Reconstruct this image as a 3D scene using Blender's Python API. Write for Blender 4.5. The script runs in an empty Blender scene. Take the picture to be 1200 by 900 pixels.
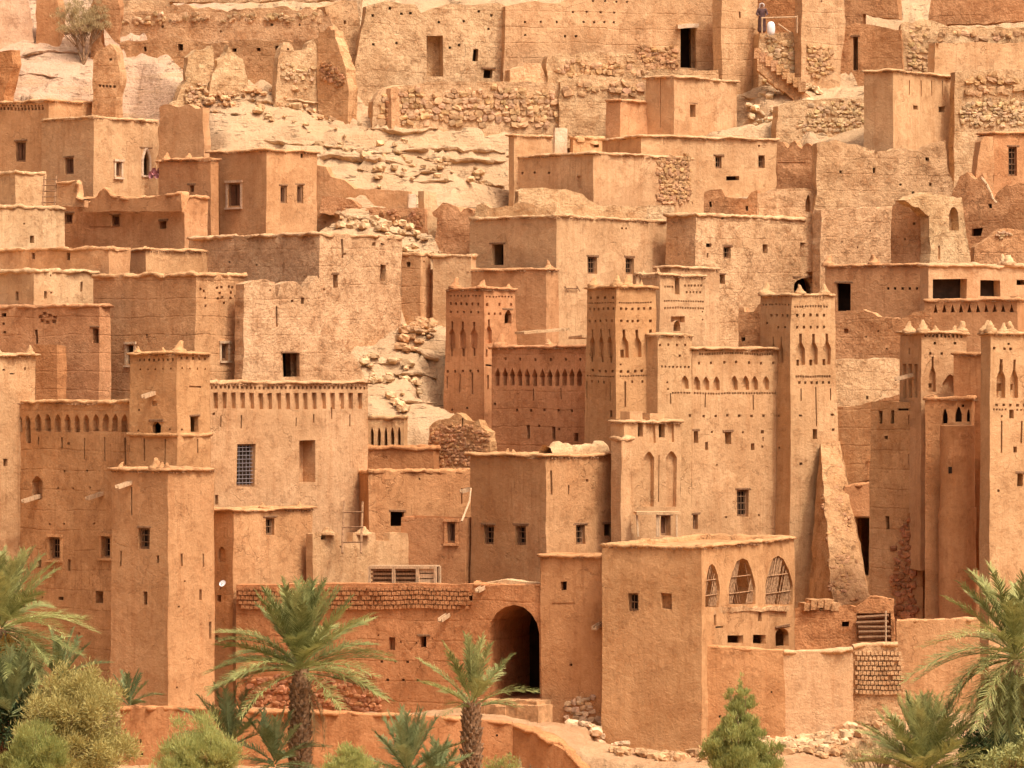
import bpy, bmesh, math, random
import numpy as np
from mathutils import Vector, Matrix, noise
from mathutils.geometry import delaunay_2d_cdt, tessellate_polygon

random.seed(7)
SC = bpy.context.scene
COL = SC.collection
R = math.radians

# ------------------------------------------------------------------ camera
FPX = 4760.0          # focal length in pixels of a 1200 px wide picture
ZC = 16.0             # camera height above the river flat
cam_d = bpy.data.cameras.new('camera')
cam_d.sensor_width = 36.0
cam_d.lens = 36.0 * FPX / 1200.0
cam_d.clip_start = 1.0
cam_d.clip_end = 6000.0
cam = bpy.data.objects.new('camera', cam_d)
cam.location = (0, 0, ZC)
cam.rotation_euler = (R(90), 0, 0)
COL.objects.link(cam)
SC.camera = cam

# ------------------------------------------------------------------ light
SUN_AZ = 45.0         # degrees from +X (right) towards the camera (-Y)
SUN_EL = 60.0
wd = bpy.data.worlds.new('World')
SC.world = wd
wd.use_nodes = True
wn = wd.node_tree.nodes
sky = wn.new('ShaderNodeTexSky')
sky.sky_type = 'NISHITA'
sky.sun_disc = False
sky.sun_elevation = R(SUN_EL)
sky.sun_rotation = R(90 + SUN_AZ)
sky.dust_density = 10.0
sky.air_density = 0.3
sky.ozone_density = 0.0
bg = wn['Background']
bg.inputs[1].default_value = 0.15
wd.node_tree.links.new(sky.outputs[0], bg.inputs[0])
sl = bpy.data.lights.new('sun', 'SUN')
sl.energy = 1.25
sl.angle = R(4.0)
sl.color = (1.0, 0.99, 0.9)
so = bpy.data.objects.new('sun', sl)
sd = Vector((math.cos(R(SUN_AZ)) * math.cos(R(SUN_EL)), -math.sin(R(SUN_AZ)) * math.cos(R(SUN_EL)), math.sin(R(SUN_EL))))
so.rotation_euler = sd.to_track_quat('Z', 'Y').to_euler()
so.location = (60, 100, 90)
COL.objects.link(so)
SC.view_settings.view_transform = 'Standard'
SC.view_settings.look = 'None'
SC.view_settings.gamma = 1.0
SC.view_settings.exposure = 0.58

# ------------------------------------------------------------------ geometry helpers
CAM = Vector((0, 0, ZC))
def ray(px, py): return Vector(((px - 600) / FPX, 1.0, (450 - py) / FPX))
def at(px, py, Y): return CAM + ray(px, py) * Y
def zat(py, Y): return ZC + (450 - py) / FPX * Y

def vn(p, f, seed=0.0):
    q = Vector((p[0] * f + seed, p[1] * f + seed * 1.7, p[2] * f - seed))
    return noise.noise_vector(q)
def wob(p, amp=0.05):
    """one displacement field for every adobe surface, so neighbouring faces stay joined"""
    return p + vn(p, 0.55, 3.1) * amp + vn(p, 2.1, 9.7) * (amp * 0.38)

class MB:
    """collects faces and becomes one mesh object"""
    def __init__(s): s.v = []; s.f = []; s.m = []; s.sm = []
    def add(s, vs, fs, mi=0, smooth=False):
        b = len(s.v); s.v += [tuple(x) for x in vs]
        for f in fs:
            s.f.append([b + i for i in f]); s.m.append(mi); s.sm.append(smooth)
    def box(s, c, ex, ey, ez, mi=0):
        """c centre, ex/ey/ez half-vectors"""
        vs = [c + ex * i + ey * j + ez * k for k in (-1, 1) for j in (-1, 1) for i in (-1, 1)]
        s.add(vs, [(0, 2, 3, 1), (4, 5, 7, 6), (0, 1, 5, 4), (2, 6, 7, 3), (0, 4, 6, 2), (1, 3, 7, 5)], mi)
    def beam(s, a, b, r, mi=0, n=6, r2=None):
        a = Vector(a); b = Vector(b); d = (b - a)
        if d.length < 1e-5: return
        d.normalize()
        t = Vector((0, 0, 1)) if abs(d.z) < .9 else Vector((1, 0, 0))
        x = d.cross(t).normalized(); y = d.cross(x)
        r2 = r if r2 is None else r2
        vs = []
        for p, rr in ((a, r), (b, r2)):
            for k in range(n):
                an = 2 * math.pi * k / n
                vs.append(p + x * math.cos(an) * rr + y * math.sin(an) * rr)
        fs = [(k, (k + 1) % n, n + (k + 1) % n, n + k) for k in range(n)]
        fs += [tuple(range(n))[::-1], tuple(range(n, 2 * n))]
        s.add(vs, fs, mi)
    def mesh(s, name, mats, loc=Vector((0, 0, 0))):
        me = bpy.data.meshes.new(name)
        me.from_pydata([(v[0] - loc[0], v[1] - loc[1], v[2] - loc[2]) for v in s.v], [], s.f)
        for m in mats: me.materials.append(m)
        me.polygons.foreach_set('material_index', s.m)
        me.polygons.foreach_set('use_smooth', s.sm)
        me.update()
        return me
    def build(s, name, mats, root=None, parent=None, color=None):
        """root: the thing's Empty (gives the local origin), parent: direct parent"""
        if not isinstance(mats, (list, tuple)): mats = [mats]
        loc = root.location if root is not None else Vector((0, 0, 0))
        o = bpy.data.objects.new(name, s.mesh(name, mats, loc))
        COL.objects.link(o)
        par = parent if parent is not None else root
        if par is not None: o.parent = par
        if color is not None: o.color = (*color, 1)
        return o

LABELS = set()
GROUPS = {'mud_brick_tower': 'mud brick kasbah towers', 'mud_brick_house': 'flat roofed mud brick houses of the village', 'ruined_wall': 'ruined earth walls on the hill', 'stone_wall': 'rubble stone terrace walls',
          'terrace_wall': 'terrace walls', 'curtain_wall': 'curtain walls between kasbah towers', 'date_palm': 'date palms at the foot of the village', 'young_palm': 'young palm clumps along the bottom',
          'tamarisk_bush': 'tamarisk bushes along the bottom', 'leafy_bush': 'leafy bushes along the bottom', 'dry_shrub': 'dry shrubs', 'rubble_heap': 'loose rubble heaps', 'wooden_crate': 'crates on the gate wall',
          'courtyard_wall': 'courtyard walls', 'ladder': 'wooden ladders', 'roof_terrace': 'small roof shelters', 'stone_step': 'steps at the gateway', 'mud_parapet': 'mud parapets', 'mud_heap': 'mud heaps on merlons'}
def thing(name, loc, label, cat, group=None, kind=None):
    kind = kind or 'thing'
    group = group or GROUPS.get(name)
    o = bpy.data.objects.new(name, None)
    o.empty_display_size = 0.3
    o.location = loc
    COL.objects.link(o)
    tag(o, label, cat, group, kind)
    return o
def tag(o, label=None, cat=None, group=None, kind=None):
    if label:
        o['label'] = label
        if label in LABELS: print('DUP LABEL', label)
        LABELS.add(label)
        n = len(label.split())
        if n < 4 or n > 16: print('LABEL LENGTH', n, label)
    if cat: o['category'] = cat
    if group: o['group'] = group
    if kind: o['kind'] = kind
    return o

# ------------------------------------------------------------------ materials
def new_mat(name):
    m = bpy.data.materials.new(name); m.use_nodes = True
    nt = m.node_tree
    b = nt.nodes['Principled BSDF']
    b.inputs['Roughness'].default_value = 0.95
    b.inputs['Specular IOR Level'].default_value = 0.1
    return m, nt, b
def nd(nt, t, **kw):
    n = nt.nodes.new(t)
    for k, v in kw.items():
        if k in n.inputs: n.inputs[k].default_value = v
        else: setattr(n, k, v)
    return n
def mathn(nt, op, a, b=None, clamp=False):
    n = nt.nodes.new('ShaderNodeMath'); n.operation = op; n.use_clamp = clamp
    for i, x in enumerate((a, b)):
        if x is None: continue
        if isinstance(x, (int, float)): n.inputs[i].default_value = x
        else: nt.links.new(x, n.inputs[i])
    return n.outputs[0]
def mixc(nt, fac, a, b, mode='MIX'):
    n = nt.nodes.new('ShaderNodeMix'); n.data_type = 'RGBA'; n.blend_type = mode
    for s, x in ((0, fac), (6, a), (7, b)):
        if isinstance(x, (int, float)): n.inputs[s].default_value = x
        elif isinstance(x, tuple): n.inputs[s].default_value = (*x, 1) if len(x) == 3 else x
        else: nt.links.new(x, n.inputs[s])
    return n.outputs[2]
def ramp(nt, x, lo, hi):
    n = nt.nodes.new('ShaderNodeMapRange')
    n.inputs[1].default_value = lo; n.inputs[2].default_value = hi
    nt.links.new(x, n.inputs[0]); return n.outputs[0]
def noise_n(nt, vec, scale, detail=3, rough=0.55, sc=None):
    if sc:
        mp = nd(nt, 'ShaderNodeMapping'); mp.inputs['Scale'].default_value = sc
        nt.links.new(vec, mp.inputs['Vector']); vec = mp.outputs[0]
    n = nd(nt, 'ShaderNodeTexNoise', Scale=scale, Detail=detail, Roughness=rough)
    nt.links.new(vec, n.inputs['Vector']); return n.outputs['Fac']

def adobe(name, rough=0.5, lifts=0.0, streak=0.35, fine=0.25, wash=0.3, bump=0.6):
    """sun-dried earth: washes and run-off stains, clods and pits, chopped straw"""
    m, nt, b = new_mat(name)
    oi = nd(nt, 'ShaderNodeObjectInfo')
    geo = nd(nt, 'ShaderNodeNewGeometry'); P = geo.outputs['Position']
    base = oi.outputs['Color']
    big = noise_n(nt, P, 0.33, 4, 0.6)
    mid = noise_n(nt, P, 1.5, 6, 0.7)
    clod = noise_n(nt, P, 5.0, 4, 0.7)
    fin = noise_n(nt, P, 13.0, 3, 0.7)
    st = noise_n(nt, P, 1.0, 5, 0.65, sc=(2.6, 2.6, 0.22))
    crack = noise_n(nt, P, 2.2, 6, 0.75, sc=(1, 1, 1.7))
    pale = mixc(nt, 1.0, base, (1.24, 1.32, 1.42), 'MULTIPLY')
    red = mixc(nt, 1.0, base, (0.84, 0.72, 0.64), 'MULTIPLY')
    c = mixc(nt, mathn(nt, 'MULTIPLY', ramp(nt, big, 0.40, 0.66), wash * 1.7, True), base, pale)
    c = mixc(nt, mathn(nt, 'MULTIPLY', ramp(nt, st, 0.5, 0.72), streak * 1.3, True), c, red)
    c = mixc(nt, mathn(nt, 'MULTIPLY', ramp(nt, mid, 0.5, 0.70), rough, True), c, red)
    c = mixc(nt, mathn(nt, 'MULTIPLY', ramp(nt, mid, 0.48, 0.28), rough, True), c, pale)
    # rain runnels and patches of newer plaster
    st2 = noise_n(nt, P, 1.0, 3, 0.6, sc=(7, 7, 0.4))
    c = mixc(nt, mathn(nt, 'MULTIPLY', mathn(nt, 'MULTIPLY', ramp(nt, st2, 0.54, 0.68), ramp(nt, big, 0.42, 0.58), True), streak * 1.3, True), c, mixc(nt, 1.0, c, (0.74, 0.68, 0.63), 'MULTIPLY'))
    vo = nd(nt, 'ShaderNodeTexVoronoi', Scale=0.55)
    wv = nt.nodes.new('ShaderNodeVectorMath'); wv.operation = 'ADD'
    wn_ = nd(nt, 'ShaderNodeTexNoise', Scale=1.3, Detail=4.0); nt.links.new(P, wn_.inputs['Vector'])
    ws = nt.nodes.new('ShaderNodeVectorMath'); ws.operation = 'SCALE'; ws.inputs['Scale'].default_value = 1.6; nt.links.new(wn_.outputs['Color'], ws.inputs[0])
    nt.links.new(P, wv.inputs[0]); nt.links.new(ws.outputs[0], wv.inputs[1]); nt.links.new(wv.outputs[0], vo.inputs['Vector'])
    sv = nd(nt, 'ShaderNodeSeparateColor'); nt.links.new(vo.outputs['Color'], sv.inputs[0])
    c = mixc(nt, mathn(nt, 'MULTIPLY', ramp(nt, sv.outputs[0], 0.55, 0.75), 0.5, True), c, mixc(nt, 1.0, c, (1.16, 1.17, 1.2), 'MULTIPLY'))
    c = mixc(nt, mathn(nt, 'MULTIPLY', ramp(nt, sv.outputs[1], 0.6, 0.8), 0.5, True), c, mixc(nt, 1.0, c, (0.86, 0.81, 0.77), 'MULTIPLY'))
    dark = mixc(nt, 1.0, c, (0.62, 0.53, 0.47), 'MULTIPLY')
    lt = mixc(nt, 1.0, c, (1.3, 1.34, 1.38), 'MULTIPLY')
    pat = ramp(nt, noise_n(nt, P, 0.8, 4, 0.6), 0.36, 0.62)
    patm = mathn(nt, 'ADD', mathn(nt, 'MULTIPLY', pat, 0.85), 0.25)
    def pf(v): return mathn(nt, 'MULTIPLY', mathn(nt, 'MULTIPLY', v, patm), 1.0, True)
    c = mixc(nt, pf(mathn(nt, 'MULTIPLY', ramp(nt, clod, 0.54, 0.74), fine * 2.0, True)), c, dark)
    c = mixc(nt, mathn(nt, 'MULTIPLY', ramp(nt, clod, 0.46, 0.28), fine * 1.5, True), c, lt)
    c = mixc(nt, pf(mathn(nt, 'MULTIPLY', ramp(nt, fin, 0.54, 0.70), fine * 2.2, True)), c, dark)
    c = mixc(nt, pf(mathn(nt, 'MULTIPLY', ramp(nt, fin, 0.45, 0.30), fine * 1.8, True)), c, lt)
    # hairline erosion cracks where the noise crosses its middle, only in patches
    ck = ramp(nt, mathn(nt, 'ABSOLUTE', mathn(nt, 'SUBTRACT', crack, 0.5)), 0.012, 0.0)
    ck = mathn(nt, 'MULTIPLY', ck, ramp(nt, mid, 0.5, 0.62), True)
    c = mixc(nt, mathn(nt, 'MULTIPLY', ck, 0.35 + 0.4 * rough, True), c, dark)
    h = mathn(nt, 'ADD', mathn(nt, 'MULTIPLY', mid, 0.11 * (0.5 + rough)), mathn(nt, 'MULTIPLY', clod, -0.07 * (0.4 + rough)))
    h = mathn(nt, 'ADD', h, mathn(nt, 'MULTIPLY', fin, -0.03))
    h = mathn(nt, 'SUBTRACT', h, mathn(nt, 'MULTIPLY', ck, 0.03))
    # long shrinkage cracks, only where the plaster has failed
    vc = nd(nt, 'ShaderNodeTexVoronoi', Scale=0.42); vc.feature = 'DISTANCE_TO_EDGE'
    nt.links.new(wv.outputs[0], vc.inputs['Vector'])
    ck2 = mathn(nt, 'MULTIPLY', ramp(nt, vc.outputs['Distance'], 0.011, 0.003), ramp(nt, noise_n(nt, P, 0.5, 3, 0.6), 0.54, 0.62), True)
    c = mixc(nt, mathn(nt, 'MULTIPLY', ck2, 0.32), c, mixc(nt, 1.0, c, (0.5, 0.42, 0.36), 'MULTIPLY'))
    h = mathn(nt, 'SUBTRACT', h, mathn(nt, 'MULTIPLY', ck2, 0.05))
    # chopped straw: pale short flecks lying every way
    sw = nd(nt, 'ShaderNodeTexVoronoi', Scale=9.0); nt.links.new(P, sw.inputs['Vector'])
    fl = mathn(nt, 'MULTIPLY', ramp(nt, sw.outputs['Distance'], 0.16, 0.06), pat, True)
    c = mixc(nt, mathn(nt, 'MULTIPLY', fl, 0.5), c, lt)
    if lifts > 0:
        # rammed-earth lifts: thin weathered horizontal joints
        sep = nd(nt, 'ShaderNodeSeparateXYZ'); nt.links.new(P, sep.inputs[0])
        zz = mathn(nt, 'ADD', mathn(nt, 'MULTIPLY', sep.outputs[2], 1.0 / 0.86), mathn(nt, 'MULTIPLY', big, 0.5))
        fr = mathn(nt, 'FRACT', zz)
        line = ramp(nt, mathn(nt, 'ABSOLUTE', mathn(nt, 'SUBTRACT', fr, 0.5)), 0.06, 0.0)
        line = mathn(nt, 'MULTIPLY', line, ramp(nt, mid, 0.36, 0.56), True)
        c = mixc(nt, mathn(nt, 'MULTIPLY', line, lifts, True), c, dark)
        h = mathn(nt, 'SUBTRACT', h, mathn(nt, 'MULTIPLY', line, 0.05 * lifts))
    bp = nd(nt, 'ShaderNodeBump', Strength=bump, Distance=1.0)
    nt.links.new(h, bp.inputs['Height'])
    nt.links.new(bp.outputs[0], b.inputs['Normal'])
    nt.links.new(c, b.inputs['Base Color'])
    return m

def simple(name, colr, var=0.25, scale=6.0, rough=0.85, bump=0.3, sc=None, usecol=False, bdist=0.03):
    m, nt, b = new_mat(name)
    geo = nd(nt, 'ShaderNodeNewGeometry')
    n = noise_n(nt, geo.outputs['Position'], scale, 4, 0.6, sc=sc)
    if usecol:
        src = nd(nt, 'ShaderNodeObjectInfo').outputs['Color']
    else:
        src = (*colr, 1)
    d = mixc(nt, 1.0, src, (1 - var * 1.3, 1 - var * 1.4, 1 - var * 1.5), 'MULTIPLY')
    l = mixc(nt, 1.0, src, (1 + var, 1 + var, 1 + var), 'MULTIPLY')
    c = mixc(nt, ramp(nt, n, 0.33, 0.67), d, l)
    nt.links.new(c, b.inputs['Base Color'])
    b.inputs['Roughness'].default_value = rough
    bp = nd(nt, 'ShaderNodeBump', Strength=bump, Distance=bdist)
    nt.links.new(n, bp.inputs['Height']); nt.links.new(bp.outputs[0], b.inputs['Normal'])
    return m

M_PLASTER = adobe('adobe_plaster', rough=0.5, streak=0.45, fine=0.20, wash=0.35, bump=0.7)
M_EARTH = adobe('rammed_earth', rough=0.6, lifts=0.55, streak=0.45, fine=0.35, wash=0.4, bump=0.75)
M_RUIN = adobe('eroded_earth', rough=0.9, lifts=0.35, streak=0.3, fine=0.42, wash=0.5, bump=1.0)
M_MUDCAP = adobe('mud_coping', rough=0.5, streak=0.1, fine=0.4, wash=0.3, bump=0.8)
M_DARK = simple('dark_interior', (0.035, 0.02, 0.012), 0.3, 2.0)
M_WOOD = simple('weathered_wood', (0.26, 0.14, 0.07), 0.35, 5.0, 0.8, 0.4, sc=(6, 6, 0.6))
M_PALEWOOD = simple('bleached_wood', (0.54, 0.355, 0.20), 0.25, 5.0, 0.8, 0.3, sc=(4, 4, 1))
M_IRON = simple('painted_iron', (0.24, 0.20, 0.19), 0.15, 8.0, 0.5, 0.1)
M_SHUTTER = simple('window_wood', (0.16, 0.075, 0.04), 0.35, 4.0, 0.7, 0.3, sc=(8, 8, 0.7))
M_STONE = simple('fieldstone', (0.5, 0.33, 0.19), 0.28, 3.0, 0.95, 0.8, usecol=True, bdist=0.06)
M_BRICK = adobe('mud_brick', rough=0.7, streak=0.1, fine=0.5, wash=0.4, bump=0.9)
M_REED = simple('reed_lath', (0.34, 0.19, 0.095), 0.35, 9.0, 0.8, 0.3)

# earth tints
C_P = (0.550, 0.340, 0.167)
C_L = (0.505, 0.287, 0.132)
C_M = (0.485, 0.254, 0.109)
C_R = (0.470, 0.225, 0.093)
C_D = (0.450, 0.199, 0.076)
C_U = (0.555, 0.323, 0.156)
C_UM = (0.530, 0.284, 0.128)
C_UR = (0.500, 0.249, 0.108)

def jit(c, s=0.04):
    k = 1 + random.uniform(-s, s)
    return (c[0] * k, c[1] * k * (1 + random.uniform(-s, s) * .4), c[2] * k * (1 + random.uniform(-s, s) * .6))

# ------------------------------------------------------------------ planes and walls
class Plane:
    def __init__(s, o, u, w=Vector((0, 0, 1))):
        s.o = Vector(o); s.u = Vector(u).normalized()
        w = Vector(w); w = w - s.u * w.dot(s.u); s.w = w.normalized()
        s.n = s.u.cross(s.w).normalized()
    def hit(s, px, py):
        r = ray(px, py); t = (s.o - CAM).dot(s.n) / r.dot(s.n)
        return CAM + r * t
    def to2(s, px, py):
        d = s.hit(px, py) - s.o
        return Vector((d.dot(s.u), d.dot(s.w)))
    def to3(s, q, d=0.0): return s.o + s.u * q[0] + s.w * q[1] + s.n * d

def ang_plane(x, y, Y, th):
    return Plane(at(x, y, Y), (math.cos(R(th)), math.sin(R(th)), 0))

def dens(poly, step):
    out = []
    n = len(poly)
    for i in range(n):
        a, b = poly[i], poly[(i + 1) % n]
        k = max(1, int((b - a).length / step + .5))
        for j in range(k): out.append(a + (b - a) * (j / k))
    return out
def inside(p, poly):
    c = False; n = len(poly); j = n - 1
    for i in range(n):
        a, b = poly[i], poly[j]
        if (a[1] > p[1]) != (b[1] > p[1]) and p[0] < (b[0] - a[0]) * (p[1] - a[1]) / (b[1] - a[1]) + a[0]: c = not c
        j = i
    return c
def area2(p): return sum(p[i - 1][0] * p[i][1] - p[i][0] * p[i - 1][1] for i in range(len(p))) / 2
def ccw(p): return p if area2(p) > 0 else p[::-1]

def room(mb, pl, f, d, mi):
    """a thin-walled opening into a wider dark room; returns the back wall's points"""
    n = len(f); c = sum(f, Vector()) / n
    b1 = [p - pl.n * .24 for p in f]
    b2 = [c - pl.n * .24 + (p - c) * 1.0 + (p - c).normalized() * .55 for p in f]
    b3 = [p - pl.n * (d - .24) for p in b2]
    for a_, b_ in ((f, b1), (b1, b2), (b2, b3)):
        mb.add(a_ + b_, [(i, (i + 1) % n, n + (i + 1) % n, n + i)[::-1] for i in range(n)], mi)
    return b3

def wall_into(mb, pl, outline, holes, res=0.33, amp=0.05, mi=0, dark=1):
    """the skin of a wall: outline minus holes, each hole a real recess; holes = (poly2d, depth, backmat or None)"""
    outl = dens(ccw(outline), res)
    bx = [(min(q[0] for q in h[0]), max(q[0] for q in h[0]), min(q[1] for q in h[0]), max(q[1] for q in h[0])) for h in holes]
    pts = list(outl); faces = [list(range(len(outl)))]
    for h in holes:
        q = ccw(h[0]); faces.append(list(range(len(pts), len(pts) + len(q)))); pts += q
    x0 = min(p[0] for p in outl); x1 = max(p[0] for p in outl); y0 = min(p[1] for p in outl); y1 = max(p[1] for p in outl)
    nx = max(1, int((x1 - x0) / res)); ny = max(1, int((y1 - y0) / res))
    for j in range(1, ny):
        for i in range(1, nx):
            q = Vector((x0 + (x1 - x0) * (i + random.uniform(-.3, .3)) / nx, y0 + (y1 - y0) * (j + random.uniform(-.3, .3)) / ny))
            if any(b[0] - .03 < q[0] < b[1] + .03 and b[2] - .03 < q[1] < b[3] + .03 for b in bx): continue
            if inside(q, outl): pts.append(q)
    vc, _, tf, _, _, of = delaunay_2d_cdt(pts, [], faces, 1, 1e-4)
    keep = [t for t, o in zip(tf, of) if 0 in o and len(o) == 1]
    mb.add([wob(pl.to3(q), amp) for q in vc], keep, mi, True)
    for h in holes:
        if h[1] is None: continue
        q = ccw(h[0]); n = len(q); d = h[1]
        f = [wob(pl.to3(x), amp) for x in q]
        b = [p - pl.n * d for p in f]
        if d >= .8: b = room(mb, pl, f, d, mi)
        else: mb.add(f + b, [(i, (i + 1) % n, n + (i + 1) % n, n + i)[::-1] for i in range(n)], mi)
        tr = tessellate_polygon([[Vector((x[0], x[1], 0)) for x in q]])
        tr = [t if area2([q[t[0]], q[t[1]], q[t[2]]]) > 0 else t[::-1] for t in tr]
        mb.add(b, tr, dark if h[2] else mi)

# ------------------------------------------------------------------ features in picture pixels (found on the wall's own plane)
def rect(x0, y0, x1, y1): return [(x0, y0), (x1, y0), (x1, y1), (x0, y1)]
def archp(x0, y0, x1, y1, k=0.35, pointed=True, ex=1.6):
    xm = (x0 + x1) / 2; hw = (x1 - x0) / 2; r = (y1 - y0) * k; p = [(x0, y1)]
    for i in range(0, 9):
        t = i / 8 * math.pi
        c = -math.cos(t); s_ = math.sin(t)
        if pointed: s_ = 1 - abs(c) ** ex if abs(c) < 1 else 0
        p.append((xm + c * hw, y0 + r - r * s_))
    p.append((x1, y1)); return p
def spirep(x0, y0, x1, y1):
    xm = (x0 + x1) / 2; w = (x1 - x0); h = y1 - y0; s = w * .16
    return [(x0, y1), (x0, y0 + h * .48), (xm - s, y0 + h * .28), (xm - s, y0), (xm + s, y0), (xm + s, y0 + h * .28), (x1, y0 + h * .48), (x1, y1)]
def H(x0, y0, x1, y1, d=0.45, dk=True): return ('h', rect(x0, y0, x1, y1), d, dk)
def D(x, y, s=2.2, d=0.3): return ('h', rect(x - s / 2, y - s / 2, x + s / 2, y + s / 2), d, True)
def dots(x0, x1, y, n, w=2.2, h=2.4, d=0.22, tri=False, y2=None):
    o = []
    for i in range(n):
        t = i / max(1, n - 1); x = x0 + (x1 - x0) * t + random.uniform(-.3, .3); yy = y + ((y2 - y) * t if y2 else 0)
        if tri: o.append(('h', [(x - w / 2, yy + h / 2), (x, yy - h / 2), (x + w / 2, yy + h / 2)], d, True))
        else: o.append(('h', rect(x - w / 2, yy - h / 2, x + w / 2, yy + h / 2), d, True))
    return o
def niches(x0, x1, y0, y1, n, wf=0.7, kind='arch', d=0.25, y2=0.0):
    o = []; s = (x1 - x0) / n
    for i in range(n):
        a = x0 + s * (i + .5 - wf / 2); b = x0 + s * (i + .5 + wf / 2); dy = y2 * i / max(1, n - 1)
        if kind == 'arch': p = archp(a, y0 + dy, b, y1 + dy)
        elif kind == 'spire': p = spirep(a, y0 + dy, b, y1 + dy)
        elif kind == 'tri': p = [(a, y1 + dy), ((a + b) / 2, y0 + dy), (b, y1 + dy)]
        else: p = rect(a, y0 + dy, b, y1 + dy)
        o.append(('h', p, d, False))
    return o
def W(x0, y0, x1, y1, st='o', **k): return ('w', rect(x0, y0, x1, y1), st, k)
def WA(x0, y0, x1, y1, st='o', k=0.3, pointed=True, **kw): return ('w', archp(x0, y0, x1, y1, k, pointed, 2.3 if st == 'lat' else 1.6), st, kw)
def SP(x, y, l=0.9): return ('s', x, y, l)
def BR(x0, y0, x1, y1, nx, ny): return ('b', x0, y0, x1, y1, nx, ny)
def ST(poly, s, ind=True, col=None): return ('r', poly, s, ind, col)

def make_window(root, pl, poly, st, kw, color, amp, wallmat):
    """window = its reveal and what closes it; frame and grille are sub-parts"""
    q = ccw([pl.to2(*p) for p in poly]); n = len(q)
    d = {'o': 1.0, 'g': 0.30, 'G': 0.28, 's': 0.22, 'p': 0.32, 'f': 0.42, 'lat': 0.9, 'door': 1.4, 'gate': 4.0}[st]
    d = kw.get('d', d)
    mb = MB()
    f = [wob(pl.to3(x), amp) for x in q]
    b = [p - pl.n * d for p in f]
    if d >= .8 and st in ('o', 'door'): b = room(mb, pl, f, d, 0)
    else: mb.add(f + b, [(i, (i + 1) % n, n + (i + 1) % n, n + i)[::-1] for i in range(n)], 0)
    tr = tessellate_polygon([[Vector((x[0], x[1], 0)) for x in q]])
    tr = [t if area2([q[t[0]], q[t[1]], q[t[2]]]) > 0 else t[::-1] for t in tr]
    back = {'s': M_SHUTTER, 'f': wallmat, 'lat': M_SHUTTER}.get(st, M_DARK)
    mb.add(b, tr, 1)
    name = {'door': 'door', 'gate': 'gateway'}.get(st, 'window')
    wo = mb.build(name, [wallmat, back], root, None, color)
    x0 = min(v[0] for v in q); x1 = max(v[0] for v in q); y0 = min(v[1] for v in q); y1 = max(v[1] for v in q)
    w_, h_ = x1 - x0, y1 - y0
    if w_ * h_ < 0.10: return wo
    def bar(a, b_, dep, r, mb2): mb2.beam(pl.to3(a, dep), pl.to3(b_, dep), r, 0, 5)
    if st in ('g', 'G', 's', 'p'):
        fm = MB(); t = 0.045
        for (cx, cy, hx, hy) in ((x0 + t, (y0 + y1) / 2, t, h_ / 2), (x1 - t, (y0 + y1) / 2, t, h_ / 2),
                                 ((x0 + x1) / 2, y1 - t, w_ / 2 - 2 * t, t), ((x0 + x1) / 2, y0 + t, w_ / 2 - 2 * t, t)):
            fm.box(pl.to3((cx, cy), -d + 0.09), pl.u * hx, pl.w * hy, pl.n * 0.05)
        fm.build('frame', M_WOOD, root, wo)
    if st in ('g', 's', 'o', 'door') and w_ > .25 and not kw.get('sur'):
        lm = MB(); ov = random.uniform(.08, .16)
        for i in range(2): lm.beam(pl.to3((x0 - ov * random.uniform(.6, 1.2), y1 + .02 + .045 * i + random.uniform(-.02, .02)), -.01), pl.to3((x1 + ov * random.uniform(.6, 1.2), y1 + .02 + .045 * i + random.uniform(-.02, .02)), -.01), .035, 0, 6)
        lm.build('lintel', M_WOOD, root, wo)
    if st in ('g', 'G', 'p'):
        gm = MB()
        nv = max(2, int(w_ / 0.17)); nh = max(2, int(h_ / 0.26))
        if st == 'G': nv, nh = 5, 11
        for i in range(1, nv): bar((x0 + w_ * i / nv, y0 + .05), (x0 + w_ * i / nv, y1 - .05), -d + .17, 0.014, gm)
        for i in range(1, nh): bar((x0 + .05, y0 + h_ * i / nh), (x1 - .05, y0 + h_ * i / nh), -d + .19, 0.016, gm)
        gm.build('grille', M_IRON if st == 'G' else M_WOOD, root, wo)
    if st == 's':
        sm = MB()
        k = 2
        for i in range(k):
            cx = x0 + w_ * (i + .5) / k
            sm.box(pl.to3((cx, (y0 + y1) / 2), -d + .05), pl.u * (w_ / k / 2 - .06), pl.w * (h_ / 2 - .12), pl.n * .02)
        sm.build('shutter', M_SHUTTER, root, wo)
    if st == 'p' or kw.get('sur'):
        # raised plaster surround with sill and lintel
        pm = MB(); t = 0.06; c = kw.get('scol', tuple(min(1, x * 1.18) for x in color))
        for (cx, cy, hx, hy, dd) in ((x0 - t, (y0 + y1) / 2, t, h_ / 2 + .02, .05), (x1 + t, (y0 + y1) / 2, t, h_ / 2 + .02, .05),
                                     ((x0 + x1) / 2, y1 + t + .02, w_ / 2 + 2.6 * t, t, .1), ((x0 + x1) / 2, y0 - t - .02, w_ / 2 + 2.4 * t, t * .8, .12)):
            pm.box(pl.to3((cx, cy), dd / 2 - .06), pl.u * hx, pl.w * hy, pl.n * (dd / 2 + .06))
        pm.build('surround', M_MUDCAP, root, wo, c)
    if kw.get('rim'):
        rm = MB(); pp = [Vector((v[0], v[1])) for v in q]
        for i in range(n):
            a, b_ = pp[i], pp[(i + 1) % n]
            if abs(a[1] - y0) < .02 and abs(b_[1] - y0) < .02: continue
            rm.beam(pl.to3(a, .03), pl.to3(b_, .03), .075, 0, 6)
        rm.build('rim', M_MUDCAP, root, wo, kw['rim'])
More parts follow.
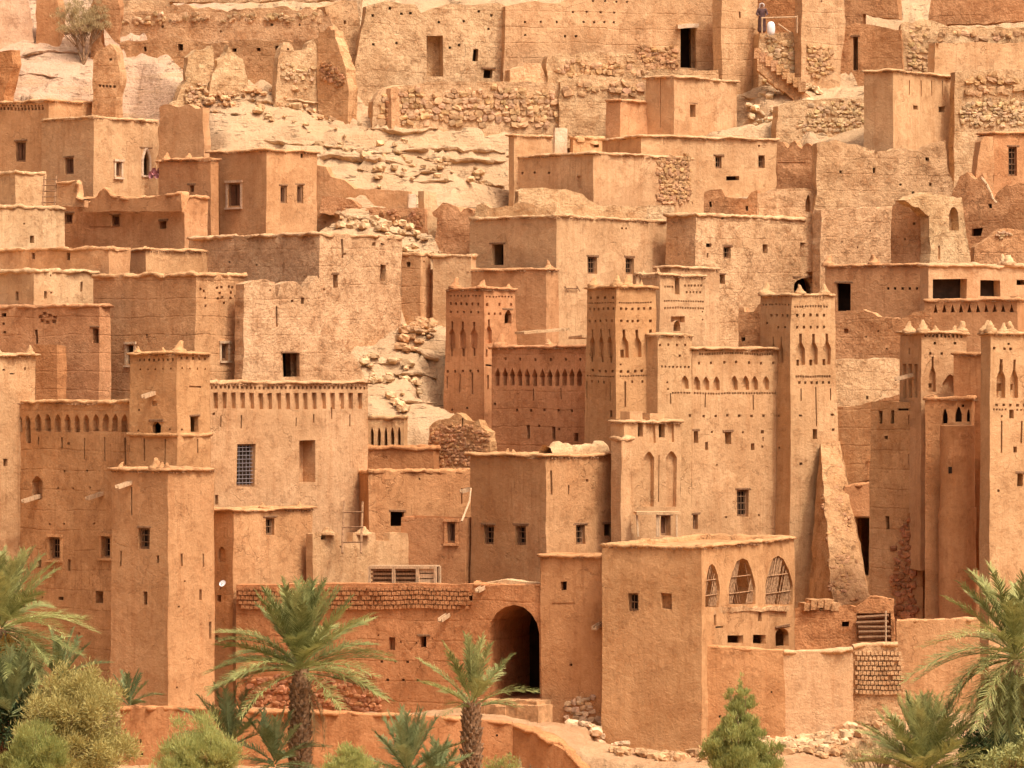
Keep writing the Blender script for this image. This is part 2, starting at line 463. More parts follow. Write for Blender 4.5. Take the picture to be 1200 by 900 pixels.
    if st == 'lat':
        lm = MB(); qq = q
        def clip(a, b_):
            best = None; run = None
            for i in range(41):
                p = a + (b_ - a) * (i / 40)
                if inside(p, qq):
                    if run is None: run = p
                    best = p
                elif run is not None: break
            return (run, best) if run is not None and best is not None and (best - run).length > .08 else None
        diag = w_ + h_; hole = kw.get('gap')
        for sgn in (1, -1):
            k = int(diag / (0.10 if sgn == 1 else .2))
            for i in range(k):
                cx = x0 - h_ + (w_ + 2 * h_) * i / k + random.uniform(-.02, .02)
                a = Vector((cx, y0)); b_ = Vector((cx + sgn * h_ * .5 + random.uniform(-.06, .06), y1))
                c = clip(a, b_)
                if not c: continue
                m_ = (c[0] + c[1]) / 2
                if hole and hole[0] < (m_[0] - x0) / w_ < hole[1] and random.random() < hole[2]: continue
                lm.beam(pl.to3(c[0], -.12), pl.to3(c[1], -.12 + sgn * .02), .022, 0, 4)
        for yy in (.28, .62):
            c = clip(Vector((x0, y0 + h_ * yy)), Vector((x1, y0 + h_ * yy)))
            if c: lm.beam(pl.to3(c[0], -.08), pl.to3(c[1], -.08), .028, 0, 4)
        lm.build('lattice', M_REED, root, wo)
    return wo

STONES = []
def stone_meshes():
    for k in range(7):
        bm = bmesh.new()
        bmesh.ops.create_icosphere(bm, subdivisions=1, radius=0.5) if False else bmesh.ops.create_cube(bm, size=1.0)
        bmesh.ops.subdivide_edges(bm, edges=bm.edges[:], cuts=1, use_grid_fill=True)
        for v in bm.verts:
            l = v.co.length
            v.co = v.co.lerp(v.co.normalized() * .58, .55) + noise.noise_vector(v.co * 2.6 + Vector((k * 7.1, 0, 0))) * .24
        me = bpy.data.meshes.new('stone')
        bm.to_mesh(me); bm.free()
        me.materials.append(M_STONE)
        STONES.append(me)
stone_meshes()

def lay_stones(root, pl, poly_px, size_px, color, ind=True, limit=300, depth=0.03, roots=None):
    """coursed rubble standing proud of the wall: one object per stone (or one joined part when too small)"""
    size_px *= .78
    poly = [pl.to2(*p) for p in poly_px]
    a = pl.to2(poly_px[0][0], poly_px[0][1]); b = pl.to2(poly_px[0][0], poly_px[0][1] + size_px)
    s = abs(a[1] - b[1])
    x0 = min(p[0] for p in poly); x1 = max(p[0] for p in poly); y0 = min(p[1] for p in poly); y1 = max(p[1] for p in poly)
    y = y0 + s * .4; spots = []
    while y < y1:
        x = x0 + random.uniform(0, s); hh = s * random.uniform(.75, 1.05)
        while x < x1:
            w_ = s * random.uniform(.7, 1.6)
            q = (x + w_ / 2, y + random.uniform(-.28, .28) * s)
            q = (q[0], q[1]); e_ = 1.6 * s * noise.noise(Vector((q[0] * 1.1, q[1] * 1.1, 4.2)))
            edge = not all(inside((q[0] + dx_, q[1] + dy_), poly) for dx_, dy_ in ((s, 0), (-s, 0), (0, s), (0, -s)))
            if inside((q[0] + e_, q[1] + e_ * .7), poly) and not (edge and random.random() < .35) and random.random() < .94: spots.append((q, w_, hh * random.uniform(.8, 1.1)))
            x += w_ * 0.97
        y += hh * 0.9
    if len(spots) > limit and ind: random.shuffle(spots)
    joined = MB()
    for i, (q, w_, h_) in enumerate(spots):
        me = random.choice(STONES)
        p = wob(pl.to3(q, depth - s * random.uniform(.05, .34)), .05)
        rot = Matrix((pl.u, pl.w, pl.n)).transposed() @ Matrix.Rotation(random.uniform(-.45, .45), 3, 'Z') @ Matrix.Rotation(random.choice((0, math.pi / 2, math.pi)), 3, 'X')
        sx, sy, sz = w_ * random.uniform(.85, 1.1), h_ * random.uniform(.8, 1.15), s * random.uniform(.7, 1.0)
        if abs(rot.col[1].dot(pl.w)) < .5: sy, sz = sz, sy
        M = Matrix.Translation(p - root.location) @ rot.to_4x4() @ Matrix.Diagonal((sx, sy, sz, 1))
        k = random.uniform(.74, 1.06); c = (color[0] * k, color[1] * k * random.uniform(.91, 1.0), color[2] * k * random.uniform(.85, 1.03))
        if ind and i < limit:
            o = bpy.data.objects.new('stone', me); COL.objects.link(o)
            o.parent = root; o.matrix_local = M; o.color = (*c, 1)
        else:
            joined.add([(M @ v.co) + root.location for v in me.vertices], [list(f.vertices) for f in me.polygons], 0)
    if joined.v:
        o = joined.build('rubble_facing', M_STONE, root, None, color); o['kind'] = 'stuff'

def lay_bricks(root, pl, x0, y0, x1, y1, nx, ny, color):
    mb = MB()
    for j in range(ny):
        for i in range(nx):
            off = .5 if j % 2 else 0
            xa = x0 + (x1 - x0) * (i + off + .08) / (nx + .5); xb = x0 + (x1 - x0) * (i + off + .92) / (nx + .5)
            ya = y0 + (y1 - y0) * (j + .1) / ny; yb = y0 + (y1 - y0) * (j + .9) / ny
            a = pl.to2(xa, yb); b = pl.to2(xb, ya)
            if random.random() < .03: continue
            c = (a + b) / 2; h = (b - a) / 2
            t = random.uniform(.0, .05); rz = random.uniform(-.06, .06)
            u = pl.u * math.cos(rz) + pl.w * math.sin(rz); w = pl.w * math.cos(rz) - pl.u * math.sin(rz)
            mb.box(wob(pl.to3(c, .02 + t), .05), u * h[0] * random.uniform(.9, 1.02), w * h[1] * random.uniform(.85, 1.02), pl.n * .07)
    o = mb.build('brick_courses', M_BRICK, root, None, color); o['kind'] = 'stuff'

def do_features(root, pl, feats, color, amp, mat):
    """returns the holes for the wall skin; makes the parts"""
    holes = []
    for f in feats:
        if f[0] == 'h': holes.append(([pl.to2(*p) for p in f[1]], f[2], f[3]))
        elif f[0] == 'w':
            holes.append(([pl.to2(*p) for p in f[1]], None, None))
            make_window(root, pl, f[1], f[2], f[3], color, amp, mat)
        elif f[0] == 's':
            p = pl.hit(f[1], f[2]); mb = MB()
            dirv = (pl.n * .95 - Vector((0, 0, .22)) - pl.u * random.uniform(0, .25)).normalized()
            side = dirv.cross(Vector((0, 0, 1))).normalized(); up = side.cross(dirv)
            mb.box(p + dirv * (f[3] / 2 - .1), dirv * f[3] / 2, side * .085, up * .025)
            for s_ in (-1, 1): mb.box(p + dirv * (f[3] / 2 - .1) + side * s_ * .085 + up * .05, dirv * f[3] / 2, side * .018, up * .08)
            mb.build('waterspout', M_PALEWOOD, root)
        elif f[0] == 'b': lay_bricks(root, pl, *f[1:], color)
        elif f[0] == 'r': lay_stones(root, pl, f[1], f[2], f[4] or tuple(min(.8, c * 1.12) for c in color), f[3])
    return holes

def sweep(mb, path, outs, prof, closed=True, amp=0.045, mi=0):
    ks = random.uniform(.6, 1.2); thr = random.uniform(-.35, .0)
    """lumpy coping: profile of (outward, up) swept along a path"""
    n = len(path); k = len(prof); vs = []
    for p, o in zip(path, outs):
        j = noise.noise(p * 0.9 + Vector((5, 1, 0))); j2 = noise.noise(p * 3.3)
        j3 = noise.noise(p * 1.7 + Vector((2, 8, 5))); wear = ks if j3 > thr else ks * max(.15, 1 + (j3 - thr) * 4)
        for (a, b) in prof:
            if a > 0: a *= wear
            q = p + o * (a * (1 + .5 * j + .6 * j2)) + Vector((0, 0, b * (1 + .45 * j2) + .06 * j))
            vs.append(q + vn(q, 2.4, 4.4) * amp + vn(q, 6.0, 1.4) * amp * .7)
    fs = []
    for i in range(n if closed else n - 1):
        i2 = (i + 1) % n
        for c in range(k - 1): fs.append((i * k + c, i2 * k + c, i2 * k + c + 1, i * k + c + 1))
    mb.add(vs, fs, mi, True)

def coping_loop(corners, step=0.16):
    path, outs = [], []
    n = len(corners)
    nor = []
    for i in range(n):
        d = (corners[(i + 1) % n] - corners[i]); d.z = 0; d.normalize()
        nor.append(d.cross(Vector((0, 0, 1))))
    for i in range(n):
        a, b = corners[i], corners[(i + 1) % n]
        k = max(2, int((b - a).length / step))
        for j in range(k):
            path.append(a + (b - a) * (j / k))
            outs.append((nor[i - 1] + nor[i]) if j == 0 else nor[i])
    return path, outs
PROF = [(-.02, -.06), (.07, -.065), (.135, -.05), (.15, .0), (.11, .045), (.02, .07), (-.24, .08), (-.32, .0), (-.34, -.3)]
PROF_S = [(-.02, -.10), (.05, -.10), (.10, -.05), (.10, .02), (.04, .08), (-.2, .08), (-.3, .0), (-.32, -.3)]
BAND = [(-.02, -.09), (.10, -.08), (.14, .0), (.10, .07), (-.02, .09)]

def pinnacle(root, p, h=0.5, w=0.24, color=C_L):
    """small hand-shaped stepped mud finial, worn and a little crooked"""
    mb = MB(); k = 7; w *= .95; h *= .66
    rings = [(1.0, -.06), (1.02, .16), (.86, .27), (.62, .33), (.58, .55), (.42, .64), (.34, .86), (.14, .97)]
    vs = []; rot = random.uniform(0, 1); lean = Vector((random.uniform(-.25, .25), random.uniform(-.15, .15), 0)) * h
    for (r, z) in rings:
        for i in range(k):
            a = 2 * math.pi * (i / k) + rot
            q = Vector((math.cos(a) * w * r, math.sin(a) * w * r * .85, z * h - .04)) + lean * max(0, z) ** 1.5
            vs.append(p + q + vn(p + q, 4.0) * .07)
    fs = [(j * k + i, j * k + (i + 1) % k, (j + 1) * k + (i + 1) % k, (j + 1) * k + i) for j in range(len(rings) - 1) for i in range(k)]
    fs.append(tuple(range((len(rings) - 1) * k, len(rings) * k)))
    mb.add(vs, fs, 0, True)
    mb.build('pinnacle', M_MUDCAP, root, None, color)

def box_geo(xl, xc, xr, Y, a):
    def xk(p): return (p - 600) / FPX
    C = Vector((xk(xc) * Y, Y, 0))
    def LR(a):
        ca, sa = math.cos(a), math.sin(a)
        k = xk(xl); L = (C.x - k * Y) / (ca + k * sa)
        k = xk(xr); Rr = (C.x - k * Y) / (k * ca - sa)
        return L, Rr
    if a is None:
        lo, hi = R(12), R(78)
        for _ in range(40):
            m = (lo + hi) / 2; L, Rr = LR(m)
            if L > Rr: hi = m
            else: lo = m
        a = lo
    else: a = R(a)
    L, Rr = LR(a)
    return C, L, Rr, a

def BOX(name, label, cat, xs, yt, yb, Y, a=40, tp=0.0, col=C_M, mat=None, cor='c', pins=(), f=(), bands=(), amp=0.05, res=0.33, deep=4.0, group=None, fl=None, fr=None, maxd=None, cs=.45):
    """a flat-roofed earth building seen corner-on: near edge at xc, left end xl, right end xr (picture columns), near-edge distance Y"""
    mat = mat or M_PLASTER
    col = jit(col, .03)
    xl, xc, xr = xs
    C, L, Rr, a = box_geo(xl, xc, xr, Y, a)
    if maxd: L = min(L, maxd); Rr = min(Rr, maxd)
    dL = Vector((-math.cos(a), math.sin(a), 0)); dR = Vector((math.sin(a), math.cos(a), 0))
    zt = zat(yt, Y); zb = zat(yb, Y) - deep
    Cc = C + (dL * L + dR * Rr) / 2
    top = [C + dL * L, C, C + dR * Rr, C + dL * L + dR * Rr]
    bot = []
    for p in top:
        q = Cc + (p - Cc) * (1 + tp); bot.append(Vector((q.x, q.y, zb)))
    top = [Vector((p.x, p.y, zt)) for p in top]
    root = thing(name, Vector((C.x, C.y, zb)), label, cat, group)
    FEET.append((bot[0], bot[1], zb + deep, cs)); FEET.append((bot[1], bot[2], zb + deep, cs))
    root['_'] = 0; del root['_']
    fs = list(f)
    def fx(t):
        if t[0] in ('h', 'w', 'r'): return sum(p[0] for p in t[1]) / len(t[1])
        if t[0] == 's': return t[1]
        return (t[1] + t[3]) / 2
    planes = []
    for side, (i, j) in (('l', (0, 1)), ('r', (1, 2))):
        o = bot[i]; u = (bot[j] - bot[i]).normalized(); mid_b = (bot[i] + bot[j]) / 2; mid_t = (top[i] + top[j]) / 2
        pl = Plane(o, u, mid_t - mid_b)
        planes.append(pl)
        outl = []
        for p in (bot[i], bot[j], top[j], top[i]):
            d = p - pl.o; outl.append(Vector((d.dot(pl.u), d.dot(pl.w))))
        mine = [t for t in fs if (fx(t) < xc) == (side == 'l')] + list((fl if side == 'l' else fr) or ())
        if (outl[1] - outl[0]).length < .05: continue
        holes = do_features(root, pl, mine, col, amp, mat)
        good = []
        for h in holes:
            if all(inside(q, outl) for q in h[0]): good.append(h)
            else: print('hole outside', label[:40], side, [tuple(round(v, 1) for v in q) for q in h[0][:2]])
        mb = MB(); wall_into(mb, pl, outl, good, res, amp)
        mb.build('wall', [mat, M_DARK], root, None, col)
    mb = MB()
    for (i, j) in ((2, 3), (3, 0)):
        n_ = 6
        vs = []
        for t in range(n_ + 1):
            for s_ in range(n_ + 1):
                vs.append(wob(bot[i].lerp(bot[j], s_ / n_).lerp(top[i].lerp(top[j], s_ / n_), t / n_), amp))
        mb.add(vs, [(t * (n_ + 1) + s_, t * (n_ + 1) + s_ + 1, (t + 1) * (n_ + 1) + s_ + 1, (t + 1) * (n_ + 1) + s_) for t in range(n_) for s_ in range(n_)], 0, True)
    mb.build('rear_wall', mat, root, None, col)
    mb = MB()
    ins = [Cc + (Vector((p.x, p.y, 0)) - Cc) * .96 for p in top]
    mb.add([Vector((p.x, p.y, zt - .12)) for p in ins], [(0, 1, 2, 3)])
    mb.build('roof', M_MUDCAP, root, None, col)
    ccol = tuple(c * 1.03 for c in col)
    if cor:
        mb = MB(); path, outs = coping_loop(top)
        sweep(mb, path, outs, PROF if cor == 'c' else PROF_S, True, 0.045 if cor == 'c' else .08)
        mb.build('coping', M_MUDCAP, root, None, ccol)
        if cor == 'c':
            # cut reed and stick ends under the mud of the eave
            mb = MB()
            for i in (0, 1):
                A_, B_ = top[i], top[i + 1]; dv = (B_ - A_); ln = dv.length; dv = dv / max(ln, .01); nv = dv.cross(Vector((0, 0, 1)))
                x_ = .05
                while x_ < ln:
                    if noise.noise(A_ * .7 + dv * x_ * 1.3) > -.25:
                        pr = random.uniform(.06, .17); p_ = wob(A_ + dv * x_, amp) + Vector((0, 0, random.uniform(-.10, -.075)))
                        mb.box(p_ + nv * (pr / 2 - .02), dv * random.uniform(.018, .04), nv * pr / 2 + dv * random.uniform(-.02, .02), Vector((0, 0, random.uniform(.014, .028))))
                    x_ += random.uniform(.09, .19)
            if mb.v: mb.build('eave_reeds', M_REED, root)['kind'] = 'stuff'
    for yy in bands:
        zz = zat(yy, Y); t = (zt - zz) / (zt - zb)
        cs = [top[i].lerp(bot[i], t) for i in range(4)]
        mb = MB(); path, outs = coping_loop(cs); sweep(mb, path, outs, BAND, True, .025)
        mb.build('string_course', M_MUDCAP, root, None, ccol)
    for pn in pins:
        x, h = (pn if isinstance(pn, tuple) else (pn, .5))
        k = (x - 600) / FPX
        if x < xc: t = (C.x - k * C.y) / (math.cos(a) + k * math.sin(a)); p = C + dL * t
        else: t = (C.x - k * C.y) / (k * math.cos(a) - math.sin(a)); p = C + dR * t
        pinnacle(root, Vector((p.x, p.y, zt + .08)) - (planes[0].n if x < xc else planes[1].n) * .12, h, max(.16, h * .42), ccol)
    return root, planes, col

FEET = []
def RW(name, label, cat, outline, ref, th, col=C_M, mat=None, thick=0.5, f=(), rag=0.08, amp=0.09, res=0.3, cap=None, group=None, ext=2.5):
    """free-standing wall: outline in picture columns/rows on its own plane (ref = x, y, distance; th = heading of the wall), with real thickness.
    outline runs from the bottom left up, along the top and down to the bottom right"""
    mat = mat or M_RUIN
    col = jit(col, .03)
    pl = ang_plane(ref[0], ref[1], ref[2], th)
    q = [pl.to2(*p) for p in outline]
    lo = min(p[1] for p in q)
    if ext: q = [q[0] - Vector((0, ext))] + q + [q[-1] - Vector((0, ext))]
    root = thing(name, pl.to3(q[0]), label, cat, group)
    # ragged top
    pts = dens(q, .28); out = []
    for p in pts:
        p3 = pl.to3(p)
        k = 0 if p[1] < lo + .3 else rag
        out.append(Vector((p[0] + noise.noise(p3 * 1.9) * k * .8, p[1] + (noise.noise(p3 * 1.3 + Vector((9, 0, 3))) + .6 * noise.noise(p3 * 4.1)) * k * 1.4)))
    out = ccw(out)
    holes = do_features(root, pl, f, col, amp, mat)
    good = []
    for h in holes:
        if all(inside(x, out) for x in h[0]): good.append(h)
        else: print('hole outside', label[:40], [tuple(round(v, 1) for v in x) for x in h[0][:2]])
    mb = MB()
    wall_into(mb, pl, out, good, res, amp)
    # back and edges
    n = len(out)
    fr = [wob(pl.to3(p), amp) for p in dens(out, res)]
    od = dens(out, res); n = len(od)
    bk = [wob(pl.to3(p, -thick), amp) for p in od]
    mb.add(fr + bk, [(i, n + i, n + (i + 1) % n, (i + 1) % n) for i in range(n)], 0)
    bp_ = list(od); bf = [list(range(n))]
    for h in good:
        if h[1] is None or h[1] > thick - .05: bf.append(list(range(len(bp_), len(bp_) + len(h[0])))); bp_ += ccw(h[0])
    vc, _, tf, _, _, of = delaunay_2d_cdt(bp_, [], bf, 1, 1e-4)
    mb.add([wob(pl.to3(p, -thick), amp) for p in vc], [t[::-1] for t, o in zip(tf, of) if 0 in o and len(o) == 1], 0, True)
    mb.build('wall', [mat, M_DARK], root, None, col)
    if cap:
        a, b = (cap[0] + 1, cap[1] + 1) if ext else cap   # indices of the outline points between which the coping runs
        cs = [q[i] for i in range(a, b + 1)]
        path, outs = [], []
        for i in range(len(cs) - 1):
            k = max(1, int((cs[i + 1] - cs[i]).length / .22))
            for j in range(k): path.append(pl.to3(cs[i].lerp(cs[i + 1], j / k), -thick / 2)); outs.append(pl.n)
        path.append(pl.to3(cs[-1], -thick / 2)); outs.append(pl.n)
        h = thick / 2
        prof = [(h - .02, -.09), (h + .05, -.09), (h + .09, -.02), (h + .06, .05), (0, .08), (-h - .06, .04), (-h - .08, -.04), (-h, -.09)]
        mb = MB(); sweep(mb, path, outs, prof, False, .04)
        mb.build('coping', M_MUDCAP, root, None, tuple(c * 1.1 for c in col))
    return root, pl, col

# ================================================================== THE HILL
HILL = [(40, -8), (140, 0.0), (150, .3), (160, .6), (171, .8), (176, 1.2), (186, 3.4), (196, 10), (205, 16.5), (212, 20.5), (220, 25), (228, 31.5), (236, 37.5), (250, 43), (275, 48), (330, 52), (500, 52), (2000, 52)]
def base_z(y):
    if y <= HILL[0][0]: return 0.0 if y < 140 else HILL[0][1]
    for (a, za), (b, zb_) in zip(HILL, HILL[1:]):
        if y <= b:
            return za + (zb_ - za) * (y - a) / (b - a)
    return HILL[-1][1]
HILL[0] = (40, 0.0)
CTRL = [(p[0], p[1], p[2]) for p in [
    # pale outcrop in the upper middle
    (240, 118, 217.2), (260, 150, 214.5), (300, 96, 218.4), (300, 165, 212.6), (345, 99, 217.8), (345, 150, 214.3), (390, 106, 218), (250, 100, 218.2), (215, 120, 218), (420, 122, 217.6), (420, 165, 214), (500, 155, 217), (560, 152, 217.5), (590, 152, 218),
    (450, 205, 211.5), (520, 195, 213), (570, 200, 213), (585, 175, 215), (400, 185, 212.5), (560, 225, 211), (520, 235, 209.5), (595, 232, 211),
    (400, 255, 207), (440, 270, 206), (500, 285, 204.5), (530, 240, 209), (380, 235, 208.5), (500, 262, 207),
    # rocks above the left terrace, beside the dark tower
    (420, 395, 197), (480, 392, 197.5), (430, 425, 195), (500, 430, 195.5), (465, 450, 193.3), (500, 470, 193), (460, 482, 191), (500, 495, 191.5), (500, 345, 200), (485, 372, 199),
    # upper left rock
    (10, 30, 223), (60, 35, 222), (60, 70, 219.5), (20, 100, 217), (60, 110, 217), (110, 105, 217), (110, 30, 223), (150, 112, 217.5), (200, 116, 218), (240, 95, 219),
    # upper right
    (690, 145, 219), (690, 115, 220.5), (880, 95, 221.5), (890, 140, 218), (920, 110, 220), (980, 112, 220), (930, 150, 217.5), (1000, 90, 222), (960, 92, 222.5), (1150, 40, 226), (1080, 40, 226.5),
    (1010, 25, 228),
    # ground before the gate
    (690, 850, 167), (640, 836, 166.2), (590, 831, 167), (700, 880, 163), (740, 890, 161), (650, 862, 165), (790, 893, 160), (560, 834, 165.8), (620, 842, 165), (540, 838, 165.5),
    (860, 868, 163), (920, 872, 163), (980, 866, 164), (570, 834, 164.8), (600, 834, 164.9), (630, 836, 164.9), (660, 842, 164.6), (1030, 836, 165.5), (1060, 826, 166), (1010, 850, 164.8), (900, 890, 160), (1000, 890, 160), (1100, 860, 163), (1100, 830, 166),
    (200, 832, 166), (350, 835, 168), (450, 838, 168), (280, 832, 168), (230, 831, 164.5), (400, 836, 164.5), (520, 840, 164.5),
]]
CP = []
for px, py, Y in CTRL:
    p = at(px, py, Y); CP.append((p.x, p.y, p.z - base_z(p.y), 2.2 if py < 800 else 1.7))
def hill_smooth(x, y):
    if y < (163.4 if x < -6 else 162.95 if x < 0 else 162.7 - .78 * x): return base_z(y)
    s = 0.0; w = 0.05
    for cx, cy, dz, sg in CP:
        d = ((x - cx) ** 2 + (y - cy) ** 2) / (sg * sg)
        if d < 18:
            k = math.exp(-d / 2); s += k * dz; w += k
    return base_z(y) + s / w
def hill_z(x, y):
    z = hill_smooth(x, y)
    if y > 172:
        # bedding ledges of the rock: uneven steps, broken into blocks, with loose grit between
        n1 = noise.noise(Vector((x * .09, y * .25, 0))) * 1.7 + noise.noise(Vector((x * .35, y * .5, 7))) * .6 + noise.noise(Vector((x * 1.1, y * 1.1, 3))) * .16
        t = (z - x * .03 + n1) / 1.55
        fr = t - math.floor(t)
        led = (0.0 if fr < .78 else (fr - .78) / .22) - fr
        amt = min(1.0, max(0.12, .62 + 1.1 * noise.noise(Vector((x * .16, y * .22, 11)))))
        z += led * 1.3 * amt
        q = Vector((x * .75, y * 1.0, z * 1.5)) + vn((x, y, z), .8) * .5
        d, pts = noise.voronoi(q)
        gap = d[1] - d[0]
        z += (noise.cell(pts[0] * 7.3) - .5) * .34 * amt - max(0.0, .16 - gap) * 1.5 * amt
        z += noise.noise(Vector((x * .5, y * .5, z * .3))) * .30 + noise.noise(Vector((x * 1.7, y * 1.7, z * 1.2))) * .14 + noise.noise(Vector((x * 4.5, y * 4.5, 3))) * .06
    else:
        k = min(1.0, max(0.0, (y - 60) / 60))
        z += k * (noise.noise(Vector((x * .5, y * .5, 0))) * .16 + noise.noise(Vector((x * 1.6, y * 1.6, 0))) * .10 + noise.noise(Vector((x * 4, y * 4, 2))) * .05)
    return z
GRID = {}
HILLO = []
def ground_z(x, y):
    i = int(np.searchsorted(GRID['xs'], x)); j = int(np.searchsorted(GRID['ys'], y))
    return float(GRID['Z'][max(0, j - 1):j + 1, max(0, i - 1):i + 1].max())
def make_hill():
    def axis(segs):
        o = []
        for a, b, s in segs:
            n = max(1, int((b - a) / s)); o += [a + (b - a) * i / n for i in range(n)]
        o.append(segs[-1][1]); return o
    xs = axis([(-1800, -200, 200), (-200, -60, 10), (-60, -32, 2), (-32, 32, .23), (32, 60, 2), (60, 200, 10), (200, 1800, 200)])
    ys = axis([(-400, 60, 60), (60, 140, 8), (140, 157, .7), (157, 190, .3), (190, 226, .21), (226, 245, 1), (245, 330, 8), (330, 2000, 150)])
    Z = np.array([[hill_z(x, y) for x in xs] for y in ys])
    X, Y = np.meshgrid(np.array(xs), np.array(ys))
    for a, b, z0, cs in FEET:           # dig the slope away from the foot of each house front
        d = Vector((b.x - a.x, b.y - a.y)); l = d.length
        if l < .1: continue
        d /= l; n = Vector((d.y, -d.x))
        t = (X - a.x) * d.x + (Y - a.y) * d.y; s = (X - a.x) * n.x + (Y - a.y) * n.y
        over = np.maximum(np.maximum(-t, t - l), 0)
        lim = z0 + np.maximum(0, s - .5) * cs + over * 2.5
        m = (s > -1.2) & (s < (6 if cs > 1 else 9)) & (over < 3)
        Z = np.where(m, np.minimum(Z, lim), Z)
    GRID.update(xs=np.array(xs), ys=np.array(ys), Z=Z)
    vs = np.stack([X, Y, Z], -1).reshape(-1, 3).tolist()
    nx = len(xs)
    fs = [(j * nx + i, j * nx + i + 1, (j + 1) * nx + i + 1, (j + 1) * nx + i) for j in range(len(ys) - 1) for i in range(nx - 1)]
    me = bpy.data.meshes.new('hillside'); me.from_pydata(vs, [], fs)
    me.polygons.foreach_set('use_smooth', [True] * len(fs)); me.update()
    m, nt, b = new_mat('bedrock')
    geo = nd(nt, 'ShaderNodeNewGeometry'); P = geo.outputs['Position']
    big = noise_n(nt, P, .25, 4); mid = noise_n(nt, P, 1.1, 6, .7); fin = noise_n(nt, P, 6, 5, .72); grit = noise_n(nt, P, 15, 3, .7)
    bed = noise_n(nt, P, 1.0, 5, .6, sc=(.35, .35, 3.2))
    sep = nd(nt, 'ShaderNodeSeparateXYZ'); nt.links.new(P, sep.inputs[0])
    c = mixc(nt, ramp(nt, big, .38, .64), (.575, .375, .205), (.51, .315, .165))
    pink = mathn(nt, 'MULTIPLY', ramp(nt, sep.outputs[0], -15.0, -19.0), ramp(nt, sep.outputs[2], 28.0, 30.0), True)
    c = mixc(nt, mathn(nt, 'MULTIPLY', pink, .8), c, (.58, .37, .24))
    c = mixc(nt, mathn(nt, 'MULTIPLY', ramp(nt, bed, .52, .66), .5, True), c, (.50, .31, .155))
    c = mixc(nt, mathn(nt, 'MULTIPLY', ramp(nt, mid, .52, .70), .5, True), c, (.52, .31, .155))
    c = mixc(nt, mathn(nt, 'MULTIPLY', ramp(nt, fin, .56, .72), .6, True), c, (.40, .23, .11))
    c = mixc(nt, mathn(nt, 'MULTIPLY', ramp(nt, grit, .55, .7), .35, True), c, (.63, .445, .26))
    bn = nd(nt, 'ShaderNodeNewGeometry')
    low = ramp(nt, sep.outputs[2], 9.0, 5.0)
    earth = mixc(nt, ramp(nt, mid, .4, .65), (.46, .25, .12), (.54, .33, .17))
    earth = mixc(nt, mathn(nt, 'MULTIPLY', ramp(nt, fin, .5, .7), .5, True), earth, (.38, .20, .09))
    c = mixc(nt, low, c, earth)
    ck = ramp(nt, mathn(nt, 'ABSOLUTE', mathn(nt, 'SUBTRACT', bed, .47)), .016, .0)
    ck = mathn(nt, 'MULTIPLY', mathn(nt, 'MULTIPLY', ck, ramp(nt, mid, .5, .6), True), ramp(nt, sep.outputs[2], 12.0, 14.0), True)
    c = mixc(nt, mathn(nt, 'MULTIPLY', ck, .8), c, (.30, .165, .075))  # dark lines: dirt plus painted shade in cracks between the rock beds
    h = mathn(nt, 'ADD', mathn(nt, 'MULTIPLY', mid, .22), mathn(nt, 'MULTIPLY', fin, .10))
    h = mathn(nt, 'ADD', h, mathn(nt, 'MULTIPLY', bed, .12))
    h = mathn(nt, 'SUBTRACT', h, mathn(nt, 'MULTIPLY', ck, .10))
    bp = nd(nt, 'ShaderNodeBump', Strength=1.0, Distance=1.0)
    nt.links.new(h, bp.inputs['Height']); nt.links.new(bp.outputs[0], b.inputs['Normal']); nt.links.new(c, b.inputs['Base Color'])
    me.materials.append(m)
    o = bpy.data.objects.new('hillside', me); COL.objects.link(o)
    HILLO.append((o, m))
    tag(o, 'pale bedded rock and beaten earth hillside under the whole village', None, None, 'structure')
# ================================================================== FRONT ROW, LEFT KASBAH
BOX('mud_brick_tower', 'tall plain square tower at the lower left with a corner edge and small slits', 'tower', (131, 197, 251), 551, 832, 166, None, .03, C_M, M_PLASTER,
    pins=[(139, .45), (180, .75), (186, .5), (199, .45)], f=[
    W(162, 619, 176, 643, 'g'), H(140, 647, 142, 664), H(184, 651, 187, 660), H(168, 693, 173, 709), SP(153, 567), H(153, 570, 155, 604, .08),
    H(212, 649, 214.5, 664), H(237, 649, 239, 664), H(233.5, 691, 236.5, 704), D(217, 681), D(210, 711), D(207, 806), H(245, 729, 248, 749, .2)])
BOX('mud_brick_tower', 'stout upper tower rising behind the plain lower left tower with two string ledges', 'tower', (152, 207, 246), 414, 600, 171, None, .015, C_M, M_PLASTER, bands=[510],
    pins=[(160, .4), (190, .35), (212, .8)], f=dots(163, 202, 422, 8, 2, 3, .2) + dots(164, 200, 432, 5, 2.6, 3.2, .25, True) + dots(212, 240, 420, 5, 2.2, 3) + dots(213, 240, 431, 4, 2.6, 3.2, .25, True) + [
    WA(178, 494, 188, 512, 'o', .3), SP(180, 462, .8), W(223, 488, 233, 506, 'o'), D(162, 505), D(198, 503), D(213, 503), H(168, 514, 169.5, 540, .15), H(192, 514, 193.5, 546, .15), H(231, 514, 232.5, 530, .15),
    H(178, 470, 184, 476, .1, False), D(163, 480), H(222, 452, 236, 454, .1, False)])
lw = niches(17, 152, 485, 506, 12, .66, 'arch', .28)
lw[1] = ('h', archp(30, 487, 36, 519, .2), .5, True)
